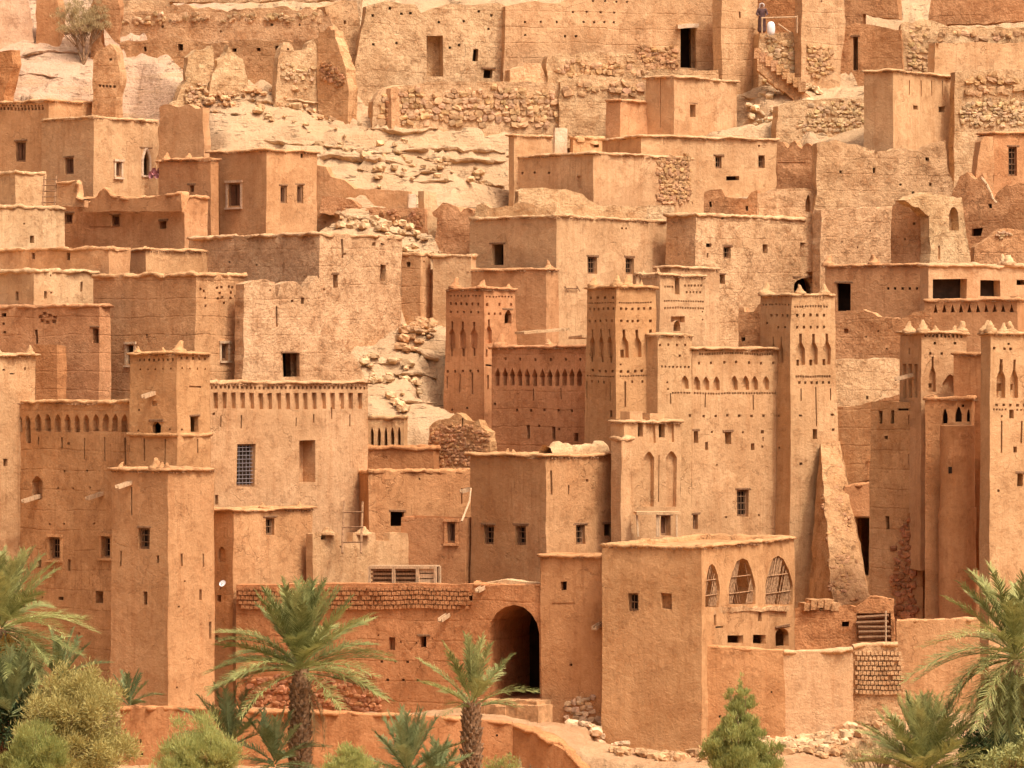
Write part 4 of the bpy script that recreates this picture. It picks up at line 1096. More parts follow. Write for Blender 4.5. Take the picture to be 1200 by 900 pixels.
BOX('mud_brick_house', 'ornamented house with brick patterned front right of the middle tower', 'house', (750, 773, 826), 322, 450, 190.5, 42, 0, C_U, M_PLASTER, pins=[(752, .3), (774, .4)],
    f=[W(791, 323, 796.5, 345, 'o', d=.6)] + dots(778, 824, 353, 17, 1.8, 2.2, .12) + dots(779, 824, 361, 16, 1.8, 2.6, .12) + [H(786, 371, 802, 378, .3, False), ('h', archp(789, 376, 797, 388, .8, False), .5, True)] + dots(779, 788, 336, 4, 2, 2.4, .1) + dots(803, 822, 334, 6, 2, 2.6, .1) + dots(805, 821, 342, 5, 2, 2.6, .1) + dots(823, 823.5, 365, 2, 2, 2, .1, y2=375))
BOX('roof_terrace', 'low dark roof shelter with clay slab behind the middle tower', 'terrace', (742, 746, 792), 321, 360, 193, 60, 0, C_U, M_PLASTER)
BOX('mud_brick_house', 'plain pale annex under the long lit wall right of the clean house', 'house', (768, 783, 843), 313, 430, 199.5, 45, 0, C_U, M_PLASTER, f=[W(842 - 6, 322, 842 - 0.8, 334, 'o')][:0], cor='c')
BOX('mud_brick_house', 'long pale ruined house wall with four small windows and a dark end', 'house', (781, 815, 972), 251, 430, 205, 46, 0, C_U, M_RUIN, cor='s', amp=.09,
    f=[W(848, 289, 857, 303, 'g'), W(892.5, 286, 898.5, 296, 'o', d=.6), W(936.5, 284.5, 944, 300, 's'), WA(931, 326, 953, 345, 'o', .55, False), W(843, 322, 849, 333, 'o', d=.6), D(846, 256, 3), H(828, 285, 834, 289, .15), H(829, 296, 831, 302, .1)])
RW('ruined_wall', 'pale ragged wall continuing right of the long house toward the broken tower', 'ruin', [(960, 330), (962, 246), (985, 244), (1010, 246), (1050, 240), (1052, 330)], (1000, 280, 207.5), 38, C_U, M_RUIN, .6, rag=.12, f=[D(987, 283, 2), D(1005, 290, 2), D(1020, 270, 2)])
RW('ruined_tower', 'red shaded flank of the broken tower above the open gallery', 'ruin', [(1042, 330), (1046, 240), (1052, 232), (1062, 236), (1078, 246), (1094, 254), (1096, 330)], (1094, 290, 204.3), -38, C_UR, M_RUIN, .7, rag=.16, f=[D(1072, 262, 3), D(1060, 280, 2.6), D(1080, 293, 2.6)])
RW('ruined_tower', 'sunlit broken tower stub with an oval hole and a slit', 'ruin', [(1088, 320), (1090, 254), (1076, 244), (1060, 234), (1085, 226), (1100, 228), (1112, 231), (1127, 230), (1130, 262), (1137, 295), (1140, 320)], (1094, 290, 204.2), 38, C_P, M_RUIN, .7, rag=.10,
   f=[('h', archp(1112, 242, 1123, 270, .5, False), .5, False), H(1098, 288, 1101, 304, .3)])
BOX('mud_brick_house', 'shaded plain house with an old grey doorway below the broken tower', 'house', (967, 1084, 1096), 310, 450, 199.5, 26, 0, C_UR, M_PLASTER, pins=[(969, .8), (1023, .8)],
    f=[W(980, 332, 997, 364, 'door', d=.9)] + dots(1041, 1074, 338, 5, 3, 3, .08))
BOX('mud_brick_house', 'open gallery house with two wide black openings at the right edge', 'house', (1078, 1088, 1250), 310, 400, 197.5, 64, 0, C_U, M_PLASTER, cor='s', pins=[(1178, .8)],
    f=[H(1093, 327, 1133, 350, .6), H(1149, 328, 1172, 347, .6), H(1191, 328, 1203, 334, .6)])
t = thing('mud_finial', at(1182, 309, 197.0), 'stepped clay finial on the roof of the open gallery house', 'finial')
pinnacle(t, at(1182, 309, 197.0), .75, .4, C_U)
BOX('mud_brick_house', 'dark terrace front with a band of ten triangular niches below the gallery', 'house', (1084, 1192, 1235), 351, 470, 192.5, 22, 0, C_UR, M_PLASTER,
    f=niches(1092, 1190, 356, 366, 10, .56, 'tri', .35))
RW('ruined_wall', 'dark red crumbling wall below the shaded house with grey doorway', 'ruin', [(985, 450), (968, 400), (990, 366), (1010, 364), (1030, 372), (1060, 372), (1092, 360), (1094, 470), (1000, 470)], (1094, 420, 194), -25, C_UR, M_RUIN, .6, rag=.15, f=[H(988, 386, 994, 391, .2, False), D(1015, 395, 2), D(1040, 408, 2), D(1030, 388, 2)])
RW('ruined_wall', 'short dark stepped ruin left of the tallest right tower', 'ruin', [(864, 440), (866, 362), (872, 360), (873, 366), (884, 364), (890, 356), (896, 355), (898, 440)], (896, 400, 191.5), -30, C_UR, M_RUIN, .6, rag=.06, f=[H(868, 395, 873, 399, .3)])

# ================================================================== MIDDLE TIER, LEFT
BOX('mud_brick_house', 'big bare rammed earth house with shaded front and pocked sunlit end', 'house', (110, 229, 287), 321, 580, 188.5, 38, 0, C_UM, M_EARTH, cor='s', amp=.08,
    f=[H(x, y, x + 2.6, y + 3, .25) for x, y in ((233, 338), (237, 340), (239, 348), (240, 357), (253, 336), (258, 335), (256, 342), (254, 348), (259, 347), (261, 354), (267, 335), (271, 336), (269, 342), (268, 348), (274, 346), (275, 354), (284, 337), (280, 360))] +
    [W(259, 403, 267, 422, 's', sur=True, scol=(.62, .42, .24)), W(149, 404, 157, 427, 'o', sur=True, scol=(.66, .46, .27)), H(170, 392, 172, 397, .1), H(112.6, 355, 113.6, 380, .1)][:3])
RW('ruined_wall', 'gap toothed sunlit ruin wall with a black hole low on it', 'ruin', [(284, 480), (286, 332), (300, 331), (313, 326), (323, 332), (326, 350), (329, 334), (344, 327), (351, 334), (354, 347), (360, 338), (371, 322), (374, 334), (376, 395), (398, 402), (418, 420), (428, 446), (430, 480)],
   (286, 400, 189.3), 40, C_U, M_RUIN, .7, rag=.10, f=[W(332, 414, 351, 441, 'o', d=1.6), H(324, 358, 326, 383, .3), H(352.5, 349, 356, 357, .3), D(343, 353, 3), D(318, 340, 2)])
BOX('mud_brick_house', 'wide ruined block with dark rough front and tall sunlit side behind the toothed wall', 'house', (222, 374, 470), 274, 405, 195.5, 40, 0, C_U, M_RUIN, cs=1.6, cor='s', amp=.1,
    f=[W(390.5, 321.5, 396, 337, 's', d=.4), W(445.5, 310, 452.5, 328, 's', d=.4), H(400, 280, 402, 302, .2), D(403, 298, 3), D(437, 287, 4), D(380, 340, 2.6), D(300, 310, 2.6), D(268, 307, 2.6), H(445, 286, 450, 288, .1)])
BOX('mud_brick_house', 'shaded stepped wall with slits at the left edge below the pale low house', 'house', (-40, 116, 130), 358, 560, 189.5, 30, 0, C_UR, M_EARTH, cor='s', amp=.09,
    f=[H(41.5, 386, 45, 402), W(107, 384, 115, 401, 'o', d=.7), H(74, 420, 77.5, 438), H(2, 367, 7, 371, .2), D(4, 380, 3), D(5, 390, 3)] + [('h', rect(x, y, x + 4.5, y + 3.5), .12, False) for x, y in ((46, 370), (51, 367), (57, 369), (62, 371), (48, 375), (54, 377), (61, 376))])
RW('buttress_wall', 'red upright pier at the left standing proud of the slit wall', 'wall', [(40, 500), (41, 404), (66, 404), (70, 500)], (55, 440, 188.6), -25, C_D, M_EARTH, .8, rag=.04)
BOX('mud_brick_house', 'pale low house with three slit windows under the left terrace wall', 'house', (-45, 40, 114), 317, 380, 191.5, 42, 0, C_P, M_PLASTER, cor='s', amp=.09,
    f=[H(17, 342, 21, 352), H(52, 341, 55, 350), H(95.5, 330, 98, 342), D(60, 342, 2.4), D(59, 322, 2)])
BOX('mud_brick_house', 'shaded terrace wall with two slits and a pale buttress end', 'house', (-80, 128, 152), 291, 360, 194.8, 30, 0, C_UM, M_PLASTER, cor='s', amp=.09, f=[H(37, 297, 40.5, 304), H(78, 297, 81.5, 305)])
BOX('mud_brick_house', 'long low shed with thick clay eave left of the wide ruined block', 'house', (150, 170, 251), 292, 350, 197.5, 45, 0, C_UM, M_PLASTER, pins=[(172, .2)], f=[])
BOX('mud_brick_house', 'sunlit low house end at the left edge with one tiny window', 'house', (-40, -10, 76), 241, 320, 200.5, 42, 0, C_P, M_PLASTER, cor='s', f=[H(35, 276, 40, 285, .5), D(28, 262, 2)])
BOX('mud_brick_house', 'broad shaded house with three small windows above the left terraces', 'house', (66, 216, 243), 230, 320, 203, 35, 0, C_UR, M_PLASTER, cor='s',
    f=[W(75.5, 250, 85, 262, 's'), W(130.5, 252, 140, 265, 's'), W(187, 259, 195, 268, 'o', d=.6), H(105, 265, 138, 267, .03, False)])
RW('mud_parapet', 'peaked roof parapet on the broad shaded house at left', 'parapet', [(90, 248), (91, 233), (112, 232), (122, 221), (131, 230), (150, 233), (180, 231), (213, 226), (214, 248)], (150, 232, 204), -35, C_UR, M_PLASTER, .4, ext=0, rag=.03, cap=(1, 8))
BOX('mud_brick_house', 'square house with two sunlit windows beside the pale rock outcrop', 'house', (246, 312, 371), 175, 300, 206.5, 43, .02, C_UM, M_PLASTER, cs=1.4,
    f=[W(267, 215, 282, 242, 's', sur=True, scol=(.62, .42, .26)), W(328.5, 218, 336, 238, 's'), W(347.5, 217, 355, 238, 's'), H(334, 178, 335, 182, .1), H(352, 180, 355, 185, .1)])
BOX('mud_brick_house', 'low side wing with two roof finials left of the square house', 'house', (186, 247, 256), 186, 290, 207.5, 35, 0, C_UR, M_PLASTER, pins=[(193, .55), (219, .5)], f=[W(222, 217, 227, 225, 'o', d=.6)])
BOX('mud_brick_house', 'upper left house with pointed white rimmed doorway on its sunlit side', 'house', (49, 110, 186), 137, 250, 211, 40, 0, C_U, M_PLASTER,
    f=[W(75.5, 185, 86, 204, 's'), W(135.5, 190, 142, 207, 's', sur=True, scol=(.64, .44, .27)), WA(166.5, 174, 175.5, 207, 'o', .4, rim=(.66, .47, .30), d=1.4)])
t = thing('cloth_bundle', at(182, 203, 209.5), 'bundle of pink and violet cloth on the wall by the pointed doorway', 'cloth')
mb = MB()
for i in range(4):
    p = at(177 + 3.4 * i, 205 - (i % 2) * 4, 209.6); pinn = [(math.cos(a) * .16, math.sin(a) * .14) for a in (0, 1.05, 2.1, 3.14, 4.19, 5.24)]
    vs = [p + Vector((x * k, .1 * math.sin(q * 9) + 0, z * k * 1.5)) + Vector((0, y * .12 - .06, 0)) for k, y in ((1, 0), (.9, 1), (.5, 2)) for q, (x, z) in enumerate(pinn)]
    mb.add(vs, [(j * 6 + q, j * 6 + (q + 1) % 6, (j + 1) * 6 + (q + 1) % 6, (j + 1) * 6 + q) for j in range(2) for q in range(6)] + [tuple(range(6)), tuple(range(12, 18))], 0, True)
mb.build('cloth', simple('pink_cloth', (.48, .2, .2), .3, 4), t)
BOX('mud_brick_house', 'topmost left house with a pierced frieze and orange sunlit side', 'house', (-70, 57, 136), 117, 250, 214.5, 38, 0, C_UM, M_PLASTER,
    f=[W(18, 166, 30, 189, 's')] + dots(2, 50, 127.5, 13, 2.6, 3.6, .25) + dots(4, 50, 124, 12, 2, 2, .2))
BOX('mud_brick_house', 'low house corner with white coping left of the wooden ladder', 'house', (-60, 18, 54), 202, 260, 206.5, 45, 0, C_U, M_PLASTER, cor='s', f=[])
RW('mud_parapet', 'white rimmed roof parapet panels beside the ladder at left', 'parapet', [(66, 242), (66, 214), (90, 212), (91, 232), (100, 234), (100, 242)], (80, 230, 205.2), -30, C_UM, M_PLASTER, .35, ext=0, rag=.02, cap=(1, 4))
RW('ruined_wall', 'plain reddish wall patch between the upper left house and the outcrop', 'ruin', [(184, 210), (186, 126), (200, 124), (238, 126), (240, 210)], (238, 160, 211.5), -32, C_UM, M_PLASTER, .6, rag=0.18)
RW('terrace_wall', 'upper band of the shaded retaining wall beneath the pale outcrop', 'wall', [(368, 260), (370, 192), (382, 195), (388, 207), (404, 212), (416, 222), (440, 222), (478, 224), (479, 260)], (440, 240, 209.2), -20, C_UM, M_PLASTER, .6, rag=.05)
RW('terrace_wall', 'rough lower band of the shaded retaining wall beneath the pale outcrop', 'wall', [(374, 250), (378, 230), (410, 233), (420, 242), (460, 244), (497, 245), (498, 285), (470, 275), (440, 262), (410, 254)], (440, 255, 208.2), -20, C_UR, M_RUIN, .7, ext=0, rag=.06,
   f=[ST([(390, 244), (412, 238), (425, 246), (495, 248), (494, 276), (470, 268), (440, 256)], 6.5, True, (.45, .23, .11))])
RW('gate_pier', 'small white plastered pier at the end of the shaded retaining wall', 'pier', [(478, 246), (478, 228), (487, 228), (487, 246)], (482, 238, 207.7), 10, (.66, .48, .30), M_PLASTER, .4, rag=.03)
RW('ruined_wall', 'pink plaster strip right of the white pier above the rocks', 'ruin', [(496, 290), (497, 224), (512, 226), (514, 290)], (500, 260, 207.6), 40, C_P, M_PLASTER, .5, rag=.04)
RW('ruined_wall', 'red crumbled ruin lump left of the large clean house', 'ruin', [(512, 310), (513, 255), (508, 246), (520, 240), (538, 240), (545, 248), (556, 246), (562, 310)], (540, 280, 206), -22, C_UR, M_RUIN, 1.2, rag=.2, amp=.2)

# ================================================================== UPPER TIER, CENTRE RIGHT
BOX('mud_brick_house', 'plain upper tower house with a drain groove and one small window', 'house', (757, 790, 863), 89, 160, 217, 42, .01, C_U, M_PLASTER, f=[W(808.5, 122, 815, 137, 'o', d=.6), H(821.5, 90, 823, 154, .1, False), H(773, 92, 774, 150, .06, False)])
BOX('mud_brick_house', 'small shaded cube house left of the plain upper tower house', 'house', (710, 727, 770), 117, 160, 216.5, 40, 0, C_UM, M_PLASTER)
BOX('mud_brick_house', 'wide sunlit upper house with two barred windows and a slot', 'house', (690, 752, 912), 159, 235, 213.6, 64, 0, C_U, M_PLASTER, cs=.12, f=[W(838.5, 183, 846, 197, 'g'), W(888.5, 182, 896, 197, 'g'), H(851, 206.5, 866, 211.5, .4), D(889, 171, 2.4)])
BOX('mud_brick_house', 'olive shaded front and pale sunlit side house with a stone patched corner', 'house', (597, 695, 815), 179, 270, 209.5, 44, 0, C_U, M_PLASTER, f=[H(676, 206, 681, 220, .12, False), D(612, 203, 2.6), D(626, 202, 2.6), D(643, 203, 3), ST([(767, 240), (767, 183), (812, 182), (813, 240)], 7, True, (.52, .31, .15))])
BOX('roof_terrace', 'small roof room with clay eave at the left end of the olive house', 'house', (596, 602, 647), 158, 200, 213, 50, 0, C_U, M_PLASTER)
BOX('chimney_block', 'upright whitewashed block standing on the olive house roof', 'chimney', (648, 650, 665), 150, 190, 213.2, 60, 0, (.62, .44, .27), M_PLASTER, cor=None)
BOX('roof_terrace', 'broken little roof shelter with dark gap beside the white block', 'house', (668, 672, 706), 161, 200, 213.4, 55, 0, C_UM, M_PLASTER, cor='s', f=[H(696, 163, 702, 173, .5)])
RW('ruined_wall', 'curved pale stub wall before the olive shaded house', 'ruin', [(606, 260), (607, 224), (615, 220), (640, 220), (670, 223), (683, 228), (690, 236), (700, 240), (720, 242), (790, 240), (792, 262)], (650, 245, 207.6), 18, C_P, M_RUIN, .6, rag=.07)
RW('ruined_wall', 'broken pale edging on the flat roof of the large clean house', 'ruin', [(556, 256), (560, 240), (566, 238), (576, 246), (600, 242), (606, 236), (630, 240), (648, 238), (652, 252), (653, 256)], (620, 250, 205), -15, C_P, M_RUIN, .5, ext=0, rag=.1)
RW('ruined_wall', 'low dark red ruin below the wide upper house', 'ruin', [(824, 262), (826, 226), (846, 222), (850, 230), (876, 232), (880, 224), (888, 222), (889, 262)], (870, 240, 210.3), -15, C_UR, M_RUIN, .6, rag=.06, f=[H(831, 237, 834, 244, .3), H(873, 241, 876, 247, .3)])
RW('ruined_wall', 'pale rough wall right of the low dark red ruin', 'ruin', [(886, 262), (888, 226), (920, 222), (944, 222), (970, 226), (972, 262)], (930, 240, 210.6), 15, C_U, M_RUIN, .6, rag=.1, f=[('h', archp(944, 228, 950, 248, .5), .4, False)])
RW('ruined_wall', 'stepped red ruin with triangular teeth left of the watch house', 'ruin', [(910, 240), (911, 166), (918, 167), (924, 173), (931, 165), (938, 173), (946, 167), (952, 172), (960, 168), (961, 240)], (958, 200, 212.6), -25, C_UR, M_RUIN, .7, rag=0.12, f=[H(912, 190, 944, 191.5, .06, False)])
BOX('watch_house', 'tall square watch house with five vertical grooves under its eave', 'tower', (1013, 1047, 1125), 82, 182, 213.5, 36, .03, C_U, M_PLASTER, f=[H(x, 94, x + 1.4, 112, .12, False) for x in (1065, 1078.5, 1091, 1104, 1116)] + [H(1070, 124, 1075, 129, .4), H(1100, 125, 1107.5, 131.5, .6)])
RW('ruined_wall', 'rough pale ruin apron at the foot of the watch house', 'ruin', [(955, 262), (958, 168), (985, 166), (1012, 172), (1040, 178), (1050, 172), (1080, 176), (1095, 165), (1108, 168), (1112, 200), (1122, 222), (1124, 262)], (1040, 210, 211.2), 12, C_U, M_RUIN, .8, rag=.14, amp=.14,
   f=[D(985, 201, 3), H(1023, 196, 1026, 204, .3), D(1088, 187, 4), D(1055, 215, 3), D(1090, 215, 3), D(1070, 225, 3), H(1092, 165, 1095, 200, .2, False)])
RW('ruined_wall', 'dark red crumbling wall slope at the right edge below the eaved house', 'ruin', [(1110, 320), (1112, 240), (1124, 206), (1132, 200), (1142, 212), (1150, 205), (1163, 232), (1172, 226), (1180, 218), (1200, 212), (1240, 205), (1245, 320)], (1160, 260, 206.2), -22, C_UR, M_RUIN, .9, rag=.16, amp=.16,
   f=[H(1138, 268, 1150, 277, .4), D(1158, 240, 5), D(1130, 280, 3)])
RW('ruined_wall', 'pale crest of rubble lower on the right edge slope', 'ruin', [(1140, 330), (1142, 292), (1160, 276), (1172, 268), (1188, 266), (1205, 272), (1240, 270), (1242, 330)], (1190, 300, 202.5), 5, C_UR, M_RUIN, .8, rag=.16, f=[ST([(1165, 280), (1172, 270), (1190, 270), (1190, 278)], 5, True, (.6, .4, .22))])
BOX('mud_brick_house', 'eaved red house corner with slatted panel at the right edge', 'house', (1147, 1165, 1260), 155, 280, 208.5, 72, 0, C_UR, M_PLASTER, f=[W(1182, 172, 1192, 206, 'g')])
RW('gate_pier', 'smooth rounded pale pier left of the eaved red house', 'pier', [(1141, 240), (1143, 212), (1148, 166), (1152, 160), (1164, 160), (1166, 240)], (1155, 200, 207.3), 15, C_UM, M_PLASTER, .7, rag=.02)
RW('stone_wall', 'rubble stone retaining wall left of the watch house', 'wall', [(908, 175), (912, 124), (930, 117), (990, 116), (1016, 114), (1018, 175)], (960, 140, 218), 15, C_P, M_RUIN, .8, rag=.06, f=[ST([(932, 158), (945, 120), (1012, 118), (1012, 162)], 6.5, True, (.6, .42, .22)), ('h', rect(932, 118, 958, 148), .15, False)][:1])
RW('stone_wall', 'boulder faced terrace wall right of the watch house', 'wall', [(1118, 165), (1120, 84), (1160, 82), (1215, 82), (1216, 165)], (1160, 130, 217.2), 12, C_P, M_RUIN, .8, rag=.05, f=[ST([(1126, 112), (1126, 88), (1205, 86), (1205, 112)], 11, True, (.54, .33, .16)), ST([(1124, 150), (1126, 116), (1205, 115), (1205, 150)], 6.5, True, (.6, .42, .22))])
RW('terrace_wall', 'smooth sunlit terrace wall above the boulder wall', 'wall', [(1094, 100), (1096, 51), (1150, 50), (1220, 50), (1222, 100)], (1150, 70, 219.5), 25, C_U, M_PLASTER, .7, rag=.03)
RW('ruined_wall', 'dark red ruin wall across the top right corner', 'ruin', [(1086, 40), (1092, -30), (1240, -40), (1240, 26), (1180, 25), (1150, 28), (1110, 30)], (1150, 10, 224), -15, C_UR, M_RUIN, .8, rag=.08)
RW('stone_wall', 'loose rubble bank under the dark top right wall', 'ruin', [(1056, 70), (1058, 30), (1080, 22), (1110, 30), (1150, 30), (1230, 32), (1232, 60)], (1120, 45, 222), 5, C_P, M_RUIN, 1.0, rag=.14, amp=.15, f=[ST([(1060, 85), (1060, 34), (1088, 30), (1092, 52), (1090, 84)], 7, True, (.58, .38, .19)), ST([(1094, 48), (1096, 34), (1205, 34), (1205, 48)], 9, True, (.55, .34, .17))])
RW('ruined_wall', 'reddish roofless ruin with a dark vertical doorway left of the watch house', 'ruin', [(980, 95), (983, 34), (1000, 28), (1024, 30), (1040, 33), (1057, 36), (1058, 95)], (1058, 60, 221.5), -22, C_UR, M_RUIN, .8, rag=.07, f=[W(999, 43, 1005, 82, 'door', d=1.0)])
RW('ruined_wall', 'small dark wall block at the top edge above the roofless ruin', 'ruin', [(988, 30), (990, -20), (1050, -20), (1054, 22), (1020, 20), (1010, 16)], (1020, 5, 224.5), -20, C_UR, M_RUIN, .8, rag=.06)
RW('stone_pier', 'sunlit stone footed wall pier right of the railed platform', 'wall', [(938, 110), (940, -30), (988, -30), (990, 30), (982, 110)], (960, 50, 221.8), 20, C_U, M_EARTH, .9, rag=.03, f=[ST([(943, 90), (943, 52), (980, 55), (978, 92)], 7, True, (.56, .35, .17)), D(963, 0.5, 2)])
RW('stone_wall', 'pale rubble platform wall under the person at the top', 'wall', [(888, 110), (890, 40), (912, 38), (942, 38), (944, 110)], (915, 60, 222.3), 12, C_P, M_RUIN, 1.6, rag=.04, f=[ST([(893, 100), (893, 41), (940, 41), (940, 100)], 8, True, (.6, .42, .22))])
t = thing('stone_stair', at(944, 98, 220.6), 'rough clay and stone steps descending below the railed platform', 'stair')
for i in range(9):
    px, py, Y = 888 + 6.4 * i, 57 + 4.9 * i, 220.9 - .05 * i
    c = at(px, py, Y); mb = MB(); hh = .55
    vs = [c + Vector((sx * .2, sy * .45, sz * hh / 2 - hh / 2)) + vn((px + sx, sy * 3.0, py + sz), 1.7) * .05 for sz in (-1, 1) for sy in (-1, 1) for sx in (-1, 1)]
    mb.add(vs, [(0, 2, 3, 1), (4, 5, 7, 6), (0, 1, 5, 4), (2, 6, 7, 3), (0, 4, 6, 2), (1, 3, 7, 5)])
    mb.build('step', M_RUIN, t, None, jit(C_UM, .1))
mb = MB()
for i in range(10):
    a = at(887 + 6.2 * i, 62 + 5.0 * i, 220.85); b = at(887 + 6.2 * (i + 1), 62 + 5.0 * (i + 1), 220.85)
    mb.box((a + b) / 2 - Vector((0, 0, .55)), (b - a) / 2 * 1.05, Vector((0, .4, 0)), Vector((0, 0, .5)) * random.uniform(.8, 1.1))
mb.build('stair_base', M_RUIN, t, None, C_UM)
RW('ruined_wall', 'dark wall face behind the person and the wooden railing', 'ruin', [(880, 60), (882, -40), (945, -40), (946, 60)], (945, 20, 225.5), -10, C_D, M_RUIN, .8, rag=.05)
BOX('mud_brick_tower', 'sunlit high wall tower left of the person at the top edge', 'tower', (836, 846, 888), -25, 110, 222.0, 55, .02, C_U, M_EARTH, cor=None, f=[H(866, 14, 868, 22, .2)], amp=.09)
RW('ruined_wall', 'long high sunlit ruin wall with a black doorway at the top', 'ruin', [(590, 110), (592, 8), (620, 2), (650, 4), (680, -6), (700, -25), (745, -25), (746, -30), (842, -30), (843, 110)], (745, 50, 223), 16, C_U, M_EARTH, .8, rag=.05, amp=.1,
   f=[W(797, 32, 815, 80, 'door', d=1.8), ST([(745, 96), (746, 52), (795, 54), (795, 92)], 7, True, (.52, .3, .14))] + dots(684, 720, 26, 4, 2.6, 2.6) + dots(672, 720, 14, 4, 2.4, 2.4) + dots(615, 652, 25, 3, 2.6, 2.6) + dots(662, 675, 41, 2, 3, 3) + dots(696, 735, 1, 4, 2.4, 2.4) + [D(616, 41, 2.6)])
RW('lintel', 'white plastered lintel band over the black doorway at the top', 'lintel', [(794, 34), (794, 29), (819, 28), (819, 33)], (806, 32, 223.5), 16, (.68, .5, .32), M_PLASTER, .5, ext=0, rag=.02)
RW('ruined_wall', 'pocked pale ruin wall with a tall blocked doorway left of the long wall', 'ruin', [(414, 120), (418, 70), (422, 40), (430, 8), (450, 3), (485, 4), (492, 14), (505, 10), (530, 4), (582, 3), (594, 10), (596, 120)], (520, 60, 220.6), 16, C_P, M_RUIN, .8, rag=.06, amp=.12,
   f=[W(500, 41, 519, 90, 'f', d=.8), W(554, 57, 560, 72, 'o', d=.5), W(568, 81, 578, 91, 'o', d=.5)] + [D(x, y, 3) for x, y in ((437, 18), (457, 10), (470, 15), (480, 14), (438, 51), (465, 51), (515, 25), (543, 24), (561, 12), (575, 18), (537, 52), (527, 55), (588, 57), (572, 34))])
RW('ruined_wall', 'long red shaded ruin wall with a broken crest across the upper left', 'ruin', [(136, 140), (139, 52), (150, 47), (200, 46), (240, 48), (300, 46), (350, 47), (376, 44), (386, 30), (396, 44), (402, 60), (410, 104)], (330, 60, 219.5), -20, C_UM, M_RUIN, .9, rag=.10, amp=.14,
   f=[H(207, 53, 213, 60, .5), H(169, 54, 172, 60, .4), H(272, 56, 278, 60, .3), H(164, 85, 180, 89, .3), H(182, 80, 193, 86, .4), H(301, 55, 305, 59, .4), H(322, 53, 327, 59, .4)])
RW('ruined_wall', 'thin pale ledge wall cresting the hilltop at the upper left', 'ruin', [(130, 30), (132, -30), (420, -35), (424, 20), (400, 6), (380, 0), (300, 2), (200, 2)], (300, 5, 223.5), -8, C_P, M_RUIN, .8, rag=.1, amp=.12, f=[H(160, 5, 260, 8, .3, False), H(268, 2, 296, 5, .3)])
RW('ruined_wall', 'sloping sunlit wall end where the red ruin meets the pocked wall', 'ruin', [(394, 110), (388, 40), (380, 8), (404, 0), (418, 2), (424, 40), (420, 70), (424, 108)], (400, 60, 220.2), 35, C_U, M_RUIN, .8, rag=0.18, f=[H(403, 24, 406, 28, .3)])
RW('ruined_wall', 'two peaked castle like ruin stub on the pale outcrop', 'ruin', [(324, 100), (325, 80), (329, 56), (333, 48), (339, 49), (343, 58), (357, 58), (361, 49), (367, 46), (372, 54), (374, 98)], (350, 75, 217.6), 25, C_P, M_RUIN, .6, rag=0.11, f=[D(337, 57, 2.4), ST([(327, 96), (327, 76), (371, 76), (371, 96)], 6, True, (.6, .41, .22))])
RW('ruined_wall', 'dark rubble flank right of the two peaked ruin stub', 'ruin', [(372, 95), (372, 52), (374, 36), (392, 38), (402, 70), (408, 104)], (374, 80, 217.9), -35, C_UM, M_RUIN, .8, rag=0.18, f=[ST([(375, 95), (375, 66), (400, 78), (403, 100), (392, 102)], 6, True, (.46, .25, .12))])
RW('ruined_wall', 'pale jagged ruin finger left of the rounded one', 'ruin', [(196, 135), (206, 112), (218, 96), (220, 66), (228, 58), (240, 58), (249, 54), (252, 75), (246, 100), (240, 135)], (225, 100, 217.6), 22, C_P, M_RUIN, .7, rag=0.18, amp=.16, f=[ST([(210, 128), (222, 98), (240, 98), (238, 128)], 6, True, (.58, .38, .2))])
RW('ruined_wall', 'pale rounded ruin finger with pointed tip above the outcrop', 'ruin', [(246, 115), (250, 88), (256, 70), (266, 62), (269, 56), (274, 64), (284, 68), (288, 90), (292, 112)], (270, 90, 218), 18, C_P, M_RUIN, .7, rag=0.14, amp=.16)
RW('ruined_wall', 'narrow red brick ruin pillar at the upper left', 'ruin', [(108, 125), (110, 70), (118, 56), (130, 50), (137, 60), (141, 92), (136, 125)], (125, 90, 216), -20, C_UM, M_RUIN, .8, rag=0.12, f=dots(117, 135, 101, 5, 3, 3, .3) + [D(130, 69, 3)])
RW('stone_wall', 'long boulder faced terrace wall below the pocked ruin wall', 'wall', [(436, 160), (437, 118), (446, 103), (462, 99), (520, 96), (600, 95), (640, 96), (660, 100), (662, 160)], (550, 120, 218.0), 14, C_P, M_RUIN, 1.0, rag=.06, amp=.12,
   f=[ST([(440, 146), (442, 118), (452, 106), (656, 100), (658, 150), (540, 147)], 9.5, True, (.58, .37, .19)), ('h', rect(536, 114, 550, 128), .5, True)][:1])
RW('stone_wall', 'dark end of the long boulder wall facing left', 'wall', [(434, 130), (438, 116), (446, 104), (458, 102), (459, 148)], (458, 125, 216.6), -45, C_UM, M_RUIN, .8, rag=.04, f=[ST([(438, 128), (442, 116), (456, 107), (456, 143)], 8, True, (.46, .25, .12))])
RW('ruined_wall', 'low twin stub walls on the boulder terrace', 'ruin', [(596, 110), (598, 82), (612, 78), (616, 74), (634, 75), (640, 92), (650, 96), (652, 110)], (620, 95, 219.6), 25, C_U, M_RUIN, .7, rag=.05, f=[H(603, 79, 608, 92, .4), H(632, 80, 637, 94, .4)])
RW('stone_wall', 'short row of big round boulders above the pale slope', 'wall', [(655, 120), (657, 96), (680, 88), (720, 90), (758, 92), (760, 120)], (710, 105, 219.3), 10, C_P, M_RUIN, .9, rag=.12, amp=.14, f=[ST([(658, 114), (660, 99), (755, 96), (755, 113)], 10, True, (.56, .35, .18))])
